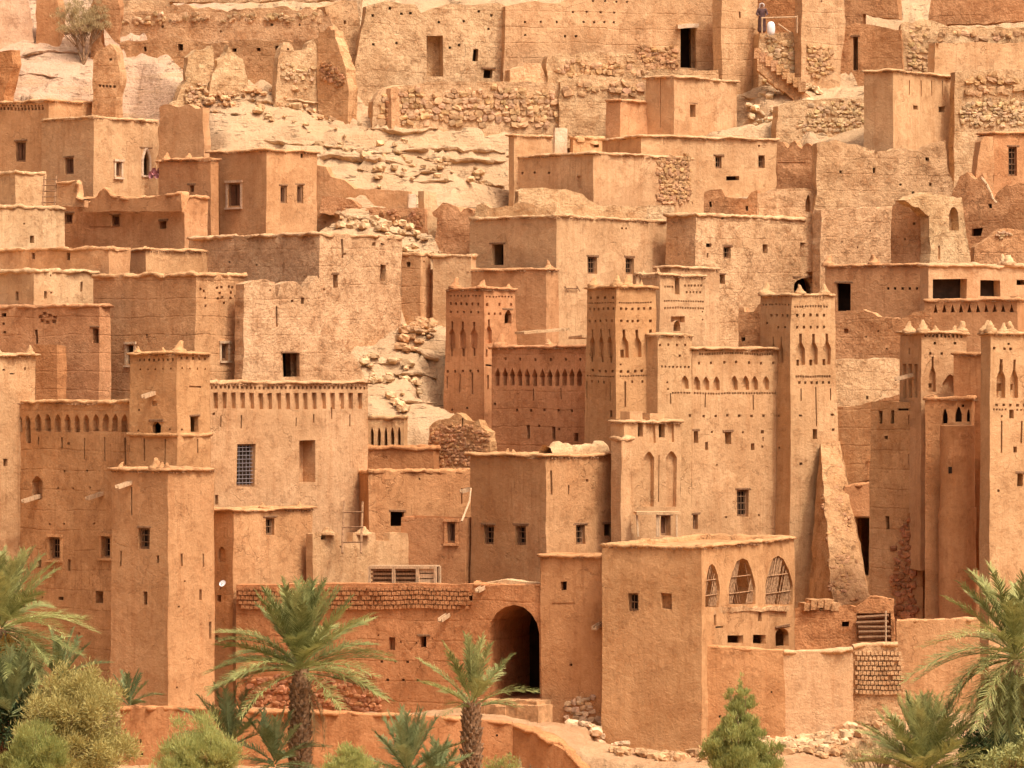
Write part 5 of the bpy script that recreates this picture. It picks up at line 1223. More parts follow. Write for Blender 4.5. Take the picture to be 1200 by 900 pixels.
RW('rubble_slope', 'ledge of weathered rubble along the foot of the long high wall', 'ruin', [(640, 105), (642, 70), (665, 62), (700, 60), (740, 64), (760, 80), (800, 84), (842, 84), (842, 105)], (740, 85, 220.8), 12, C_P, M_RUIN, 1.0, rag=.14, amp=.18, f=[ST([(645, 90), (660, 72), (740, 70), (760, 84), (750, 92)], 8, True, (.56, .35, .18))])
# rounded pink rock and walls in the top left corner
RW('ruined_wall', 'smooth pinkish rounded wall in the top left corner', 'ruin', [(-30, 80), (-30, -30), (22, -30), (34, 6), (39, 30), (36, 80)], (10, 20, 221.5), 20, (.58, .36, .21), M_PLASTER, 1.2, rag=.05, amp=.2)
RW('ruined_wall', 'red upright wall sliver near the top left corner', 'ruin', [(42, 44), (44, -20), (66, -20), (70, 16), (68, 44)], (55, 10, 221.8), -18, C_UR, M_PLASTER, .8, rag=0.12)
RW('ruined_wall', 'dark red wall corner cut by the left edge above the frieze house', 'ruin', [(-30, 112), (-30, 62), (0, 60), (12, 58), (14, 76), (5, 112)], (0, 80, 217.2), -30, C_D, M_RUIN, .8, rag=.05)
RW('ruined_wall', 'reddish rubble wall at the top left beside the dry brush', 'ruin', [(104, 60), (106, 10), (112, -25), (136, -25), (140, 20), (134, 52), (118, 30)], (120, 20, 220.8), -10, C_UR, M_RUIN, .8, rag=0.20, amp=.2)

make_hill()
def hit_ground(px, py, Y0=185.0, Y1=230.0):
    Y = Y0
    while Y < Y1:
        p = at(px, py, Y)
        if p.z < ground_z(p.x, p.y): return p
        Y += .15
    return at(px, py, Y1)
def ledges():
    """undercut lips of the harder rock beds, each a part of the hillside"""
    L = [((238, 112), (300, 118), (360, 120), (412, 119)), ((245, 150), (300, 150), (350, 156), (400, 160)), ((300, 164), (370, 170), (430, 178), (480, 180)), ((366, 182), (420, 185), (470, 190), (486, 196)),
         ((468, 176), (530, 174), (597, 178)), ((490, 185), (540, 187), (598, 187)), ((420, 200), (470, 205), (522, 203)), ((530, 198), (570, 196), (598, 201)), ((480, 213), (540, 211), (597, 216)), ((238, 131), (292, 134)), ((330, 138), (392, 142)), ((430, 150), (480, 154), (520, 151)), ((540, 160), (592, 163)),
         ((376, 244), (420, 257), (452, 262)), ((440, 271), (500, 280)), ((470, 258), (512, 266)),
         ((436, 398), (470, 401), (492, 408)), ((478, 408), (500, 416), (519, 422)), ((462, 438), (498, 437), (519, 446)), ((430, 446), (462, 452)), ((468, 468), (515, 474)), ((432, 425), (470, 424)), ((470, 388), (515, 392)),
         ((868, 114), (892, 118)), ((878, 130), (908, 137)), ((20, 66), (60, 58), (100, 64)), ((10, 86), (70, 90)), ((60, 40), (100, 36))]
    hill, mat = HILLO[0]
    for k, pl in enumerate(L):
        if k in (1, 7, 10, 12, 16): continue
        pts = []
        for a, b in zip(pl, pl[1:]):
            n = max(2, int(abs(b[0] - a[0]) / 4))
            for i in range(n):
                t = i / n; q = hit_ground(a[0] + (b[0] - a[0]) * t, a[1] + (b[1] - a[1]) * t + 1.5 * noise.noise(Vector((k * 3.1, (a[0] + (b[0] - a[0]) * t) * .06, 0))))
                pts.append(q)
        for _ in range(2):
            pts = [pts[0]] + [(pts[i - 1] + pts[i] * 2 + pts[i + 1]) / 4 for i in range(1, len(pts) - 1)] + [pts[-1]]
        big_ = random.uniform(.28, .75) * (1.5 if k in (3, 5, 18, 17) else 1)
        mb = MB(); vs = []; m_ = 7; n = len(pts)
        for i, p in enumerate(pts):
            e = min(1.0, min(i, n - 1 - i) / 5 + .12) * big_ * (1 + .6 * noise.noise(Vector((p.x * .7, k * 5.0, 0))))
            for (o_, z_) in ((-1.1, .25), (-.3, .20), (.22, .14), (.36, .0), (.26, -.16), (-.05, -.26), (-.9, -.5)):
                q = p + Vector((0, -o_ * e, z_ * e)); vs.append(q + vn(q, .7) * .16 + vn(q, 1.9) * .12 + vn(q, 4.7) * .06)
        mb.add(vs, [(i * m_ + c, (i + 1) * m_ + c, (i + 1) * m_ + c + 1, i * m_ + c + 1) for i in range(n - 1) for c in range(m_ - 1)], 0, False)
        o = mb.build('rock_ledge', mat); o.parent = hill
ledges()

RW('ruined_wall', 'pale upper course of the long ruin wall with a crumbling crest', 'ruin', [(134, 110), (138, 24), (150, 14), (190, 12), (205, 7), (240, 10), (265, 14), (290, 10), (330, 8), (362, 10), (384, 16), (392, 30), (396, 110)], (330, 40, 220.6), -20, C_U, M_RUIN, .9, rag=.14, amp=.16,
   f=[D(190, 30, 3), D(232, 26, 2.6), D(260, 36, 3), D(318, 30, 3), D(352, 28, 2.6), ST([(140, 30), (142, 18), (380, 16), (384, 26), (260, 24)], 7, True, (.56, .37, .19))])

# ================================================================== FRONT TERRACE WALL
RW('terrace_wall', 'low red terrace wall behind the palms along the bottom', 'wall', [(138, 960), (141, 831), (200, 829), (290, 833), (420, 837), (520, 841), (600, 848), (601, 960)], (400, 860, 162.6), -2, C_D, M_PLASTER, .6, rag=.02, cap=(1, 6), amp=.06,
   f=[H(164, 866, 166, 871, .2), H(165, 882, 168, 885, .2), D(582, 862, 2.6), D(596, 884, 2.4)])
RW('terrace_wall', 'end of the red terrace wall curving down beside the path', 'wall', [(598, 980), (599, 849), (630, 860), (660, 878), (690, 906), (720, 940), (722, 980)], (600, 860, 162.4), -38, C_D, M_PLASTER, .6, rag=.02, cap=(1, 5), amp=.06)

# ================================================================== SMALL THINGS
def ladder(px0, px1, pyt, pyb, Y, label, n, lean=.5):
    t = thing('ladder', at((px0 + px1) / 2, pyb, Y), label, 'ladder')
    tops = []
    for px in (px0, px1):
        mb = MB(); mb.beam(at(px, pyb, Y - lean), at(px + 2, pyt, Y + lean), .06, 0, 6, .05); mb.build('rail', M_REED, t)
    for i in range(n):
        f_ = (i + .7) / (n + .4); py = pyb + (pyt - pyb) * f_; yy = Y - lean + 2 * lean * f_
        mb = MB(); mb.beam(at(px0 + 2 * f_ - 1.5, py, yy - .03), at(px1 + 2 * f_ + 1.5, py - .5, yy - .03), .035, 0, 6); mb.build('rung', M_WOOD, t)
ladder(401, 423, 588, 648, 174.6, 'rough wooden ladder leaning behind the stepped parapet', 3, .5)
ladder(50, 64, 206, 242, 205.6, 'small wooden ladder against the roof wall at the upper left', 5, .3)

# crates of slatted wood on the gate wall
for (x0, x1, lab, pale) in ((433, 461, 'slatted wooden crate at the left end of the gate wall top', False), (462, 489, 'weathered slatted crate in the middle of the gate wall top', False), (490, 510, 'pale square carved crate at the right end of the gate wall top', True)):
    Y = 170.4 - (x0 - 433) * .0135
    a = at(x0, 686, Y); b = at(x1, 686, Y - (x1 - x0) * .0135); z1 = zat(664, Y) - a.z
    t = thing('wooden_crate', a, lab, 'crate')
    d = b - a; dn = d.normalized(); nn = Vector((dn.y, -dn.x, 0)); up = Vector((0, 0, 1)); dep = .5
    mt = M_PALEWOOD
    mb = MB()
    for u_ in (0, 1):
        for k in (0, 1): mb.box(a + d * u_ - nn * dep * k + up * z1 / 2, dn * .05, nn * .05, up * z1 / 2)
    for zz in (.05, .95):
        for k in (0, 1): mb.box(a + d / 2 - nn * dep * k + up * z1 * zz, d / 2, nn * .045, up * .05)
    mb.build('crate_frame', mt, t)
    k = 4 if not pale else 3
    for i in range(k):
        mb = MB(); zz = (i + .75) / (k + .5)
        mb.box(a + d / 2 + up * z1 * zz - nn * .05, d / 2 * .92, nn * .02, up * z1 * .06 * (1.9 if pale else 1)); mb.build('slat', mt if pale else M_WOOD, t)
    mb = MB(); mb.box(a + d / 2 + up * z1 / 2 - nn * (dep - .08), d / 2 * .95, nn * .02, up * z1 * .45); mb.build('back_panel', M_WOOD, t)
    mb = MB(); mb.box(a + d / 2 + up * z1 * 1.02 - nn * dep / 2, d / 2, nn * dep * .5, up * .03); mb.build('lid', mt, t)

# satellite dish
t = thing('satellite_dish', at(260, 684, 171.9), 'small white satellite dish on the shaded annex wall', 'satellite dish')
mb = MB(); c = at(261, 684, 171.2); ax = Vector((-.35, -.75, .5)).normalized(); xx = ax.cross(Vector((0, 0, 1))).normalized(); yy = xx.cross(ax)
vs = [c]; fs = []
for j in range(1, 4):
    for i in range(14):
        an = 2 * math.pi * i / 14; r = .13 * j / 3 * 1.15; vs.append(c + xx * math.cos(an) * r + yy * math.sin(an) * r + ax * (r * r * 1.6))
fs += [(0, 1 + i, 1 + (i + 1) % 14) for i in range(14)]
for j in range(2): fs += [(1 + j * 14 + i, 1 + (j + 1) * 14 + i, 1 + (j + 1) * 14 + (i + 1) % 14, 1 + j * 14 + (i + 1) % 14) for i in range(14)]
M_WHITE = simple('white_enamel', (.75, .72, .68), .06, 5, .5, .05)
mb.add(vs, fs, 0, True); mb.build('dish', M_WHITE, t)
mb = MB(); mb.beam(c, at(258, 690, 172.6), .03); mb.build('bracket', M_IRON, t)
mb = MB(); mb.beam(c - yy * .1, c + ax * .25, .012, 0, 5); mb.build('feed_arm', M_IRON, t)

t = thing('wooden_pole', at(545, 612, 173.2), 'pale crooked pole leaning in the corner left of the central house', 'pole')
mb = MB(); mb.beam(at(541, 611, 173.6), at(550, 588, 174.6), .05, 0, 6, .04); mb.beam(at(550, 588, 174.6), at(552, 572, 175.0), .045, 0, 6, .03); mb.build('pole', M_PALEWOOD, t)
t = thing('fallen_trunk', at(1158, 225, 205), 'bleached bent tree limb on the dark red slope at right', 'limb')
mb = MB(); pts = [(1150, 208), (1156, 216), (1161, 226), (1164, 234), (1168, 238)]
for a, b in zip(pts, pts[1:]): mb.beam(at(*a, 205.2), at(*b, 205.0), .07, 0, 6, .06)
mb.build('limb', M_PALEWOOD, t)

# railing and the person at the top
t = thing('wooden_railing', at(912, 38, 221.6), 'thin wooden railing on the platform beside the person', 'railing')
for (a, b, nm) in (((892, 21), (934, 20), 'rail'), ((934, 18), (934, 39), 'post'), ((912, 28), (926, 38), 'brace'), ((893, 20), (893, 39), 'post')):
    mb = MB(); mb.beam(at(*a, 221.6), at(*b, 221.6), .045, 0, 6); mb.build(nm, M_PALEWOOD, t)
def person():
    base = at(893, 42, 222.6); base = Vector((base.x, 222.7, zat(40, 222.3)))
    t = thing('person', base, 'person in dark clothes and white headcloth standing behind the railing', 'person')
    def skin(name, V, E, rad, mat, sub=2):
        me = bpy.data.meshes.new(name); me.from_pydata(V, E, [])
        o = bpy.data.objects.new(name, me); COL.objects.link(o); o.parent = t
        md = o.modifiers.new('s', 'SKIN'); md.use_smooth_shade = True
        for i, r in enumerate(rad): me.skin_vertices[0].data[i].radius = r if isinstance(r, tuple) else (r, r)
        me.skin_vertices[0].data[0].use_root = True
        ms = o.modifiers.new('d', 'SUBSURF'); ms.levels = sub; ms.render_levels = sub
        me.materials.append(mat); return o
    skinm = simple('skin', (.24, .12, .07), .1, 6, .6, .05)
    V = [(0, 0, .95), (0, 0, 1.15), (0, .0, 1.38), (0, -.02, 1.5), (0, -.05, 1.64), (0, -.05, 1.74),
         (-.19, 0, 1.40), (-.27, -.05, 1.14), (-.2, -.28, 1.02), (-.17, -.37, 1.03),
         (.19, 0, 1.40), (.28, -.06, 1.14), (.22, -.3, 1.03), (.19, -.39, 1.04),
         (-.1, 0, .9), (-.11, -.02, .5), (-.11, .02, .09), (-.12, -.13, .04), (.1, 0, .9), (.12, -.04, .5), (.12, 0, .09), (.13, -.15, .04), (0, -.13, 1.65)]
    E = [(0, 1), (1, 2), (2, 3), (3, 4), (4, 5), (2, 6), (6, 7), (7, 8), (8, 9), (2, 10), (10, 11), (11, 12), (12, 13), (0, 14), (14, 15), (15, 16), (16, 17), (0, 18), (18, 19), (19, 20), (20, 21), (4, 22)]
    rd = [.15, .14, .15, .06, .095, .075, .075, .05, .038, .03, .075, .05, .038, .03, .09, .06, .045, .035, .09, .06, .045, .035, .02]
    skin('body', V, E, rd, skinm)
    V2 = [(0, .01, .62), (0, 0, .95), (0, 0, 1.15), (0, 0, 1.37), (-.19, 0, 1.39), (-.275, -.05, 1.14), (-.215, -.24, 1.05), (.19, 0, 1.39), (.285, -.06, 1.14), (.235, -.26, 1.06), (0, .01, .25), (0, .01, .12)]
    E2 = [(0, 1), (1, 2), (2, 3), (3, 4), (4, 5), (5, 6), (3, 7), (7, 8), (8, 9), (0, 10), (10, 11)]
    skin('robe', V2, E2, [(.24, .2), (.2, .17), (.19, .16), (.18, .15), .095, .075, .065, .095, .075, .065, (.26, .22), (.27, .23)], simple('dark_robe', (.10, .055, .05), .2, 5, .9, .2))
    V3 = [(0, -.02, 1.68), (0, -.01, 1.76), (-.12, .03, 1.66), (-.1, .07, 1.5), (.12, .03, 1.66), (.05, .08, 1.45), (-.16, .03, 1.42)]
    skin('headcloth', V3, [(0, 1), (0, 2), (2, 3), (0, 4), (4, 5), (3, 6)], [.12, .10, .06, .06, .06, .05, .05], simple('white_cloth', (.72, .66, .6), .12, 4, .9, .2))
    # fingers on the rail
    hm = MB()
    for sx, hx, hy, hz in ((-1, -.17, -.37, 1.03), (1, .19, -.39, 1.04)):
        for k in range(4):
            a = Vector((base.x + hx + (k - 1.5) * .02, base.y + hy, base.z + hz)); l = (.045, .055, .05, .04)[k]
            hm.beam(a, a + Vector((0, -.04, .0)), .009, 0, 6, .008); hm.beam(a + Vector((0, -.04, 0)), a + Vector((0, -.05, -l)), .008, 0, 6, .006)
        a = Vector((base.x + hx - sx * .035, base.y + hy + .02, base.z + hz)); hm.beam(a, a + Vector((-sx * .02, -.05, -.015)), .01, 0, 6, .008)
    hm.build('fingers', skinm, t)
person()
def sack():
    c = at(903.5, 33, 221.3); t = thing('white_sack', c, 'bulging white cloth sack hung over the platform edge', 'sack')
    mb = MB(); prof = [(.05, .36), (.13, .34), (.20, .22), (.22, 0), (.21, -.22), (.17, -.36), (.05, -.42)]; vs = []; n = 12
    for r, z in prof:
        for i in range(n):
            a = 2 * math.pi * i / n; p = c + Vector((math.cos(a) * r, math.sin(a) * r * .8, z)); vs.append(p + vn(p, 4) * .02)
    mb.add(vs, [(j * n + i, j * n + (i + 1) % n, (j + 1) * n + (i + 1) % n, (j + 1) * n + i) for j in range(6) for i in range(n)] + [tuple(range(n)), tuple(range(6 * n, 7 * n))], 0, True)
    mb.build('sack', M_WHITE, t)
sack()

# loose stones
def boulders(spots, label, name='rubble_heap', col=(.56, .36, .19), n=40, cat='rubble'):
    """a heap of loose stones: one thing, a stone each"""
    p0 = at(*spots[0]); t = thing(name, p0, label, cat)
    for i in range(n):
        a = random.choice(spots); b = random.choice(spots); k = random.random()
        px, py, Y = [a[q] + (b[q] - a[q]) * k for q in range(3)]
        p = at(px + random.uniform(-6, 6), py, Y + random.uniform(-.4, .4))
        p.z = ground_z(p.x, p.y) + .02
        s = random.choice((.14, .18, .22, .3, .38)) * random.uniform(.8, 1.2)
        o = bpy.data.objects.new('stone', random.choice(STONES)); COL.objects.link(o); o.parent = t
        o.matrix_local = Matrix.Translation(p - p0 + Vector((0, 0, s * .2))) @ Matrix.Rotation(random.uniform(0, 6), 4, 'Z') @ Matrix.Rotation(random.uniform(-.5, .5), 4, 'X') @ Matrix.Diagonal((s * 1.3, s, s * .8, 1))
        k = random.uniform(.8, 1.25); o.color = (col[0] * k, col[1] * k, col[2] * k, 1)
boulders([(890, 862, 163), (930, 870, 162.4), (980, 868, 163), (1000, 855, 163.6), (900, 880, 161), (970, 885, 160.8)], 'pale loose stones scattered below the low courtyard wall', n=220)
boulders([(655, 842, 166), (700, 862, 164.5), (730, 870, 163.4), (690, 858, 164.8)], 'pale stones banked along the path by the gate', n=60, col=(.6, .4, .23))
boulders([(480, 360, 199.2), (500, 378, 198), (475, 385, 197.6), (505, 350, 199.6)], 'rough rubble pile below the brick pillar house', n=80, col=(.5, .29, .14))
boulders([(430, 400, 196), (480, 420, 195.5), (440, 440, 194), (470, 470, 192), (505, 440, 195)], 'big bleached boulders on the outcrop beside the dark tower', n=50, col=(.57, .38, .20))
boulders([(880, 100, 221), (900, 130, 219), (930, 150, 217.5), (960, 100, 221.5)], 'pale broken rocks below the railed platform', n=50, col=(.6, .43, .24))
boulders([(215, 122, 217.6), (270, 108, 217.8), (350, 100, 217.4), (395, 106, 217.6), (300, 98, 218), (125, 104, 216.6), (150, 112, 217.4)], 'fallen stones along the feet of the upper left ruin stubs', n=110, col=(.56, .33, .165))
boulders([(850, 872, 161), (960, 880, 161.5), (1040, 850, 164), (1000, 892, 160.5), (720, 888, 161.5), (820, 892, 160), (1060, 835, 165.4)], 'small earth coloured stones strewn over the bare ground at lower right', n=170, col=(.48, .28, .135))
boulders([(300, 130, 216), (420, 165, 214), (520, 190, 213), (560, 165, 216), (450, 205, 211.5), (350, 110, 217.6), (580, 205, 212.5)], 'small broken stones lying over the pale bedded outcrop', n=90, col=(.54, .35, .18))
boulders([(430, 262, 206.5), (480, 275, 205.5), (530, 275, 206), (510, 290, 204.4), (400, 250, 207.5)], 'scattered rocks on the slope left of the clean house', n=60, col=(.58, .38, .2))
boulders([(1000, 812, 163.8), (985, 832, 163.6), (975, 842, 163.4)], 'dark crumbled brick heap at the courtyard wall corner', n=30, col=(.4, .2, .09))
boulders([(620, 85, 221), (680, 75, 221.5), (740, 85, 221.5), (770, 92, 221)], 'weathered stones along the foot of the high wall', n=50, col=(.56, .35, .18))

# ================================================================== PLANTS
def leafmat(name, c, c2, trans=.25):
    m, nt, b = new_mat(name)
    oi = nd(nt, 'ShaderNodeObjectInfo'); geo = nd(nt, 'ShaderNodeNewGeometry')
    n = noise_n(nt, geo.outputs['Position'], 2.2, 3)
    n2 = noise_n(nt, geo.outputs['Position'], 14, 2)
    k = mathn(nt, 'ADD', mathn(nt, 'MULTIPLY', n, .75), mathn(nt, 'MULTIPLY', n2, .45))
    k = mathn(nt, 'ADD', k, mathn(nt, 'MULTIPLY', oi.outputs['Random'], .35))
    col = mixc(nt, ramp(nt, k, .5, 1.0), (*c, 1), (*c2, 1))
    nt.links.new(col, b.inputs['Base Color'])
    b.inputs['Roughness'].default_value = .6
    b.inputs['Specular IOR Level'].default_value = .25
    tr = nd(nt, 'ShaderNodeBsdfTranslucent'); nt.links.new(col, tr.inputs['Color'])
    mx = nd(nt, 'ShaderNodeMixShader'); mx.inputs[0].default_value = trans
    out = nt.nodes['Material Output']
    nt.links.new(b.outputs[0], mx.inputs[1]); nt.links.new(tr.outputs[0], mx.inputs[2]); nt.links.new(mx.outputs[0], out.inputs['Surface'])
    return m
M_PALM = leafmat('palm_green', (.12, .135, .035), (.47, .46, .16))
M_PALMY = leafmat('palm_yellow_green', (.14, .15, .04), (.52, .50, .18))
M_PALMB = leafmat('palm_blue_green', (.125, .15, .05), (.31, .34, .14))
M_DRY = leafmat('dead_frond', (.28, .17, .07), (.42, .28, .12), .15)
M_TAM = leafmat('tamarisk_olive', (.25, .20, .055), (.55, .45, .15))
M_GREEN = leafmat('bush_green', (.28, .29, .075), (.60, .58, .20), .4)
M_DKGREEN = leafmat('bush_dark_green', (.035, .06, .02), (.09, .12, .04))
M_BRUSH = leafmat('dry_brush', (.40, .29, .13), (.58, .43, .21), .15)
M_TRUNK = simple('palm_bark', (.31, .185, .10), .45, 7.0, .95, .9, bdist=.05)
M_DATES = simple('date_clusters', (.50, .26, .05), .3, 12, .6, .3)

def frond_mesh(L, wid, droop, nl, mat, seed, stiff=.0, tip=.25):
    nl = int(nl * 1.5)
    """one feather leaf: arched rib along +X with two rows of leaflets"""
    rnd = random.Random(seed); mb = MB(); pts = []
    for i in range(15):
        t = i / 14; pts.append(Vector((L * (t - .10 * droop * t * t), .06 * L * math.sin(t * 2) * rnd.uniform(-1, 1) * .2, -droop * L * .42 * t ** 2.1 + stiff * t * L * .1)))
    for a, b, i in zip(pts, pts[1:], range(14)): mb.beam(a, b, .03 * (1 - i / 15), 0, 4, .03 * (1 - (i + 1) / 15))
    def P(t):
        f = t * 14; i = min(13, int(f)); return pts[i].lerp(pts[i + 1], f - i), (pts[i + 1] - pts[i]).normalized()
    for k in range(nl):
        t = .14 + .86 * k / nl
        p, d = P(min(.999, t)); s = d.cross(Vector((0, 0, 1))).normalized(); up = s.cross(d)
        ll = wid * 1.2 * (math.sin(min(1, (t - .05) * 1.25) * math.pi * .86) * .85 + .25) * rnd.uniform(.85, 1.15)
        for sg in (1, -1):
            dirv = (s * sg * rnd.uniform(.5, .8) + d * rnd.uniform(.6, .95) + up * rnd.uniform(.12, .5) * (1 - tip * 0)).normalized()
            b1 = p + d * .016 * L * .5; w = up * .012 + d * (.026 + .010 * L / 3)
            mid = p + dirv * ll * .55; end = p + dirv * ll - Vector((0, 0, ll * .16 * rnd.uniform(.3, 1.4)))
            mb.add([p - w * .5, p + w * .5, mid + w * .55, mid - w * .55, end], [(0, 1, 2, 3), (3, 2, 4)], 0)
    return mb.mesh('frond', [mat])
def palm(name, label, cx, cy, Y, trunk_base_z, n, L, mat, lo=-50, hi=80, wid=.62, droop=1.0, tr=.22, seed=1, dead=0, dates=False, group=None, trunk=True, nl=46, dmat=None, flare=1.0, azbias=None):
    rnd = random.Random(seed)
    c = at(cx, cy, Y)
    zb_ = trunk_base_z if trunk_base_z is not None else hill_z(c.x, c.y) - .3
    t = thing(name, Vector((c.x, c.y, zb_)), label, 'palm tree', group)
    meshes = [frond_mesh(L, wid, droop * k, nl, mat, seed * 10 + i) for i, k in enumerate((.55, .8, 1.0, 1.2))]
    up_m = [frond_mesh(L * .92, wid * .8, .35 * droop, nl, mat, seed * 10 + 7 + i) for i in range(2)]
    def place(me, az, el, roll, nm='frond', off=0.0):
        o = bpy.data.objects.new(nm, me); COL.objects.link(o); o.parent = t
        M = Matrix.Translation(Vector((0, 0, c.z - zb_ + off))) @ Matrix.Rotation(az, 4, 'Z') @ Matrix.Rotation(-el, 4, 'Y') @ Matrix.Rotation(roll, 4, 'X')
        M = M @ Matrix.Translation(Vector((tr * .4, 0, 0)))
        o.matrix_local = M
    for i in range(n):
        f = i / max(1, n - 1); el = R(hi + (lo - hi) * f ** 1.15) + rnd.uniform(-.12, .12)
        az = i * 2.39996 + rnd.uniform(-.25, .25)
        me = rnd.choice(up_m) if el > R(48) else rnd.choice(meshes)
        place(me, az, el, rnd.uniform(-.3, .3), off=(.25 - .45 * f) * .8)
    if dead:
        dm = [frond_mesh(L * .8, wid * .8, .9, 30, dmat or M_DRY, seed * 10 + 20 + i) for i in range(2)]
        for i in range(dead): place(rnd.choice(dm), rnd.uniform(0, 6.28), R(rnd.uniform(-80, -45)), rnd.uniform(-.4, .4), 'dead_frond', -.3)
    if trunk:
        mb = MB(); hgt = c.z - zb_; k = 12; m = max(6, int(hgt / .12)); vs = []
        for j in range(m + 1):
            z = zb_ + hgt * j / m; f = j / m
            r = tr * (1.15 - .25 * f + .35 * max(0, f - .8) * flare * 3)
            for i in range(k):
                a = 2 * math.pi * i / k; rr = r * (1 + .10 * math.sin(j * 2.4 + i * 2.1))
                vs.append((c.x + math.cos(a) * rr, c.y + math.sin(a) * rr, z))
        mb.add(vs, [(j * k + i, j * k + (i + 1) % k, (j + 1) * k + (i + 1) % k, (j + 1) * k + i) for j in range(m) for i in range(k)], 0, True)
        tk = mb.build('trunk', M_TRUNK, t)
        # cut leaf bases wrapping the trunk
        bmsh = MB(); bmsh.add([(-.07, 0, 0), (.07, 0, 0), (.05, .05, .0), (-.05, .05, 0), (-.05, .03, .24), (.05, .03, .24), (.03, .10, .27), (-.03, .10, .27)],
                              [(0, 1, 5, 4), (1, 2, 6, 5), (2, 3, 7, 6), (3, 0, 4, 7), (4, 5, 6, 7), (0, 3, 2, 1)])
        bme = bmsh.mesh('leaf_base', [M_TRUNK]); cnt = 0
        rows = max(3, int(hgt / .15))
        for j in range(rows):
            for i in range(9):
                if cnt >= 280: break
                f = j / rows; r = tr * (1.13 - .25 * f + .35 * max(0, f - .8) * flare * 3)
                a = 2 * math.pi * (i + (j % 2) * .5) / 9 + rnd.uniform(-.08, .08)
                o = bpy.data.objects.new('leaf_base', bme); COL.objects.link(o); o.parent = tk
                sc_ = tr / .2 * rnd.uniform(.8, 1.15)
                o.matrix_local = Matrix.Translation(Vector((math.cos(a) * r * .93, math.sin(a) * r * .93, hgt * (f + rnd.uniform(-.005, .005))))) @ Matrix.Rotation(a - math.pi / 2, 4, 'Z') @ Matrix.Rotation(rnd.uniform(-.35, .1), 4, 'X') @ Matrix.Diagonal((sc_, sc_, 1, 1))
                cnt += 1
    if dates:
        dmb = MB()
        for q in range(6):
            a0 = rnd.uniform(3.6, 6.6)
            base = Vector((c.x + math.cos(a0) * .5, c.y + math.sin(a0) * .5 - .3, c.z - .1))
            for s_ in range(16):
                e = base + Vector((rnd.uniform(-.35, .35), rnd.uniform(-.3, .3), -rnd.uniform(.4, .95)))
                dmb.beam(base, e, .012, 0, 4)
                for w in range(4):
                    pp = base.lerp(e, .45 + .15 * w); dmb.box(pp, Vector((.025, 0, 0)), Vector((0, .025, 0)), Vector((0, 0, .035)))
        db = dmb.build('date_cluster', M_DATES, t)
    return t

palm('date_palm', 'big bushy palm with thick shaggy trunk left of the gate', 352, 783, 152, None, 56, 3.4, M_PALM, -6, 84, .60, .85, .30, 3, 8, False, nl=52, flare=1.0)
palm('date_palm', 'young upright palm with few stiff fronds before the arched gateway', 553, 826, 153, None, 17, 2.6, M_PALMY, 12, 86, .5, .7, .29, 11, 0, False, nl=46, flare=-.8)
palm('date_palm', 'large drooping palm with dead skirt at the right edge', 1190, 772, 149, None, 66, 3.7, M_PALMY, -66, 80, .66, 1.45, .27, 5, 26, False, nl=52)
palm('date_palm', 'big palm with orange date clusters cut by the left edge', 2, 738, 150, None, 56, 3.2, M_PALMY, -60, 80, .66, 1.1, .28, 8, 20, True, nl=50)
palm('young_palm', 'dense young yellow green palm low at the right', 1082, 905, 147.5, None, 46, 2.9, M_PALMY, 12, 84, .56, .55, .2, 14, 0, False, trunk=False, nl=48)
palm('young_palm', 'small blue green palm clump at the bottom left of the young upright palm', 478, 905, 150, None, 22, 2.4, M_PALMB, 15, 84, .42, .5, .16, 17, 0, False, trunk=False, nl=44)
palm('young_palm', 'low blue green palm tuft right beside the small bottom palm clump', 512, 916, 150.5, None, 14, 1.6, M_PALMB, 15, 82, .36, .6, .14, 18, 0, False, trunk=False, nl=36)
palm('young_palm', 'dark broad fronded palm behind the bushes left of the shaggy palm', 268, 872, 152, None, 15, 2.2, M_PALMB, 18, 82, .5, .5, .2, 19, 0, False, trunk=False, nl=40)
palm('young_palm', 'dark drooping palm clump against the shaggy trunk', 322, 895, 150.5, None, 18, 2.0, M_PALMB, -5, 80, .45, .9, .16, 23, 0, False, trunk=False, nl=40)
palm('young_palm', 'grey green palm tuft peeping over the left end of the terrace wall', 152, 826, 163.6, None, 14, 1.35, M_PALMB, 5, 84, .3, .8, .12, 21, 0, False, trunk=False, nl=32)
palm('young_palm', 'dark palm clump beneath the left edge date palm', 12, 835, 148, None, 20, 2.5, M_PALMB, 5, 82, .5, .8, .2, 27, 0, False, trunk=False, nl=40)
palm('young_palm', 'bluish palm fronds between date palm and olive tamarisk', 70, 800, 152.5, None, 14, 2.0, M_PALMB, 10, 80, .42, .8, .16, 29, 0, False, trunk=False, nl=40)

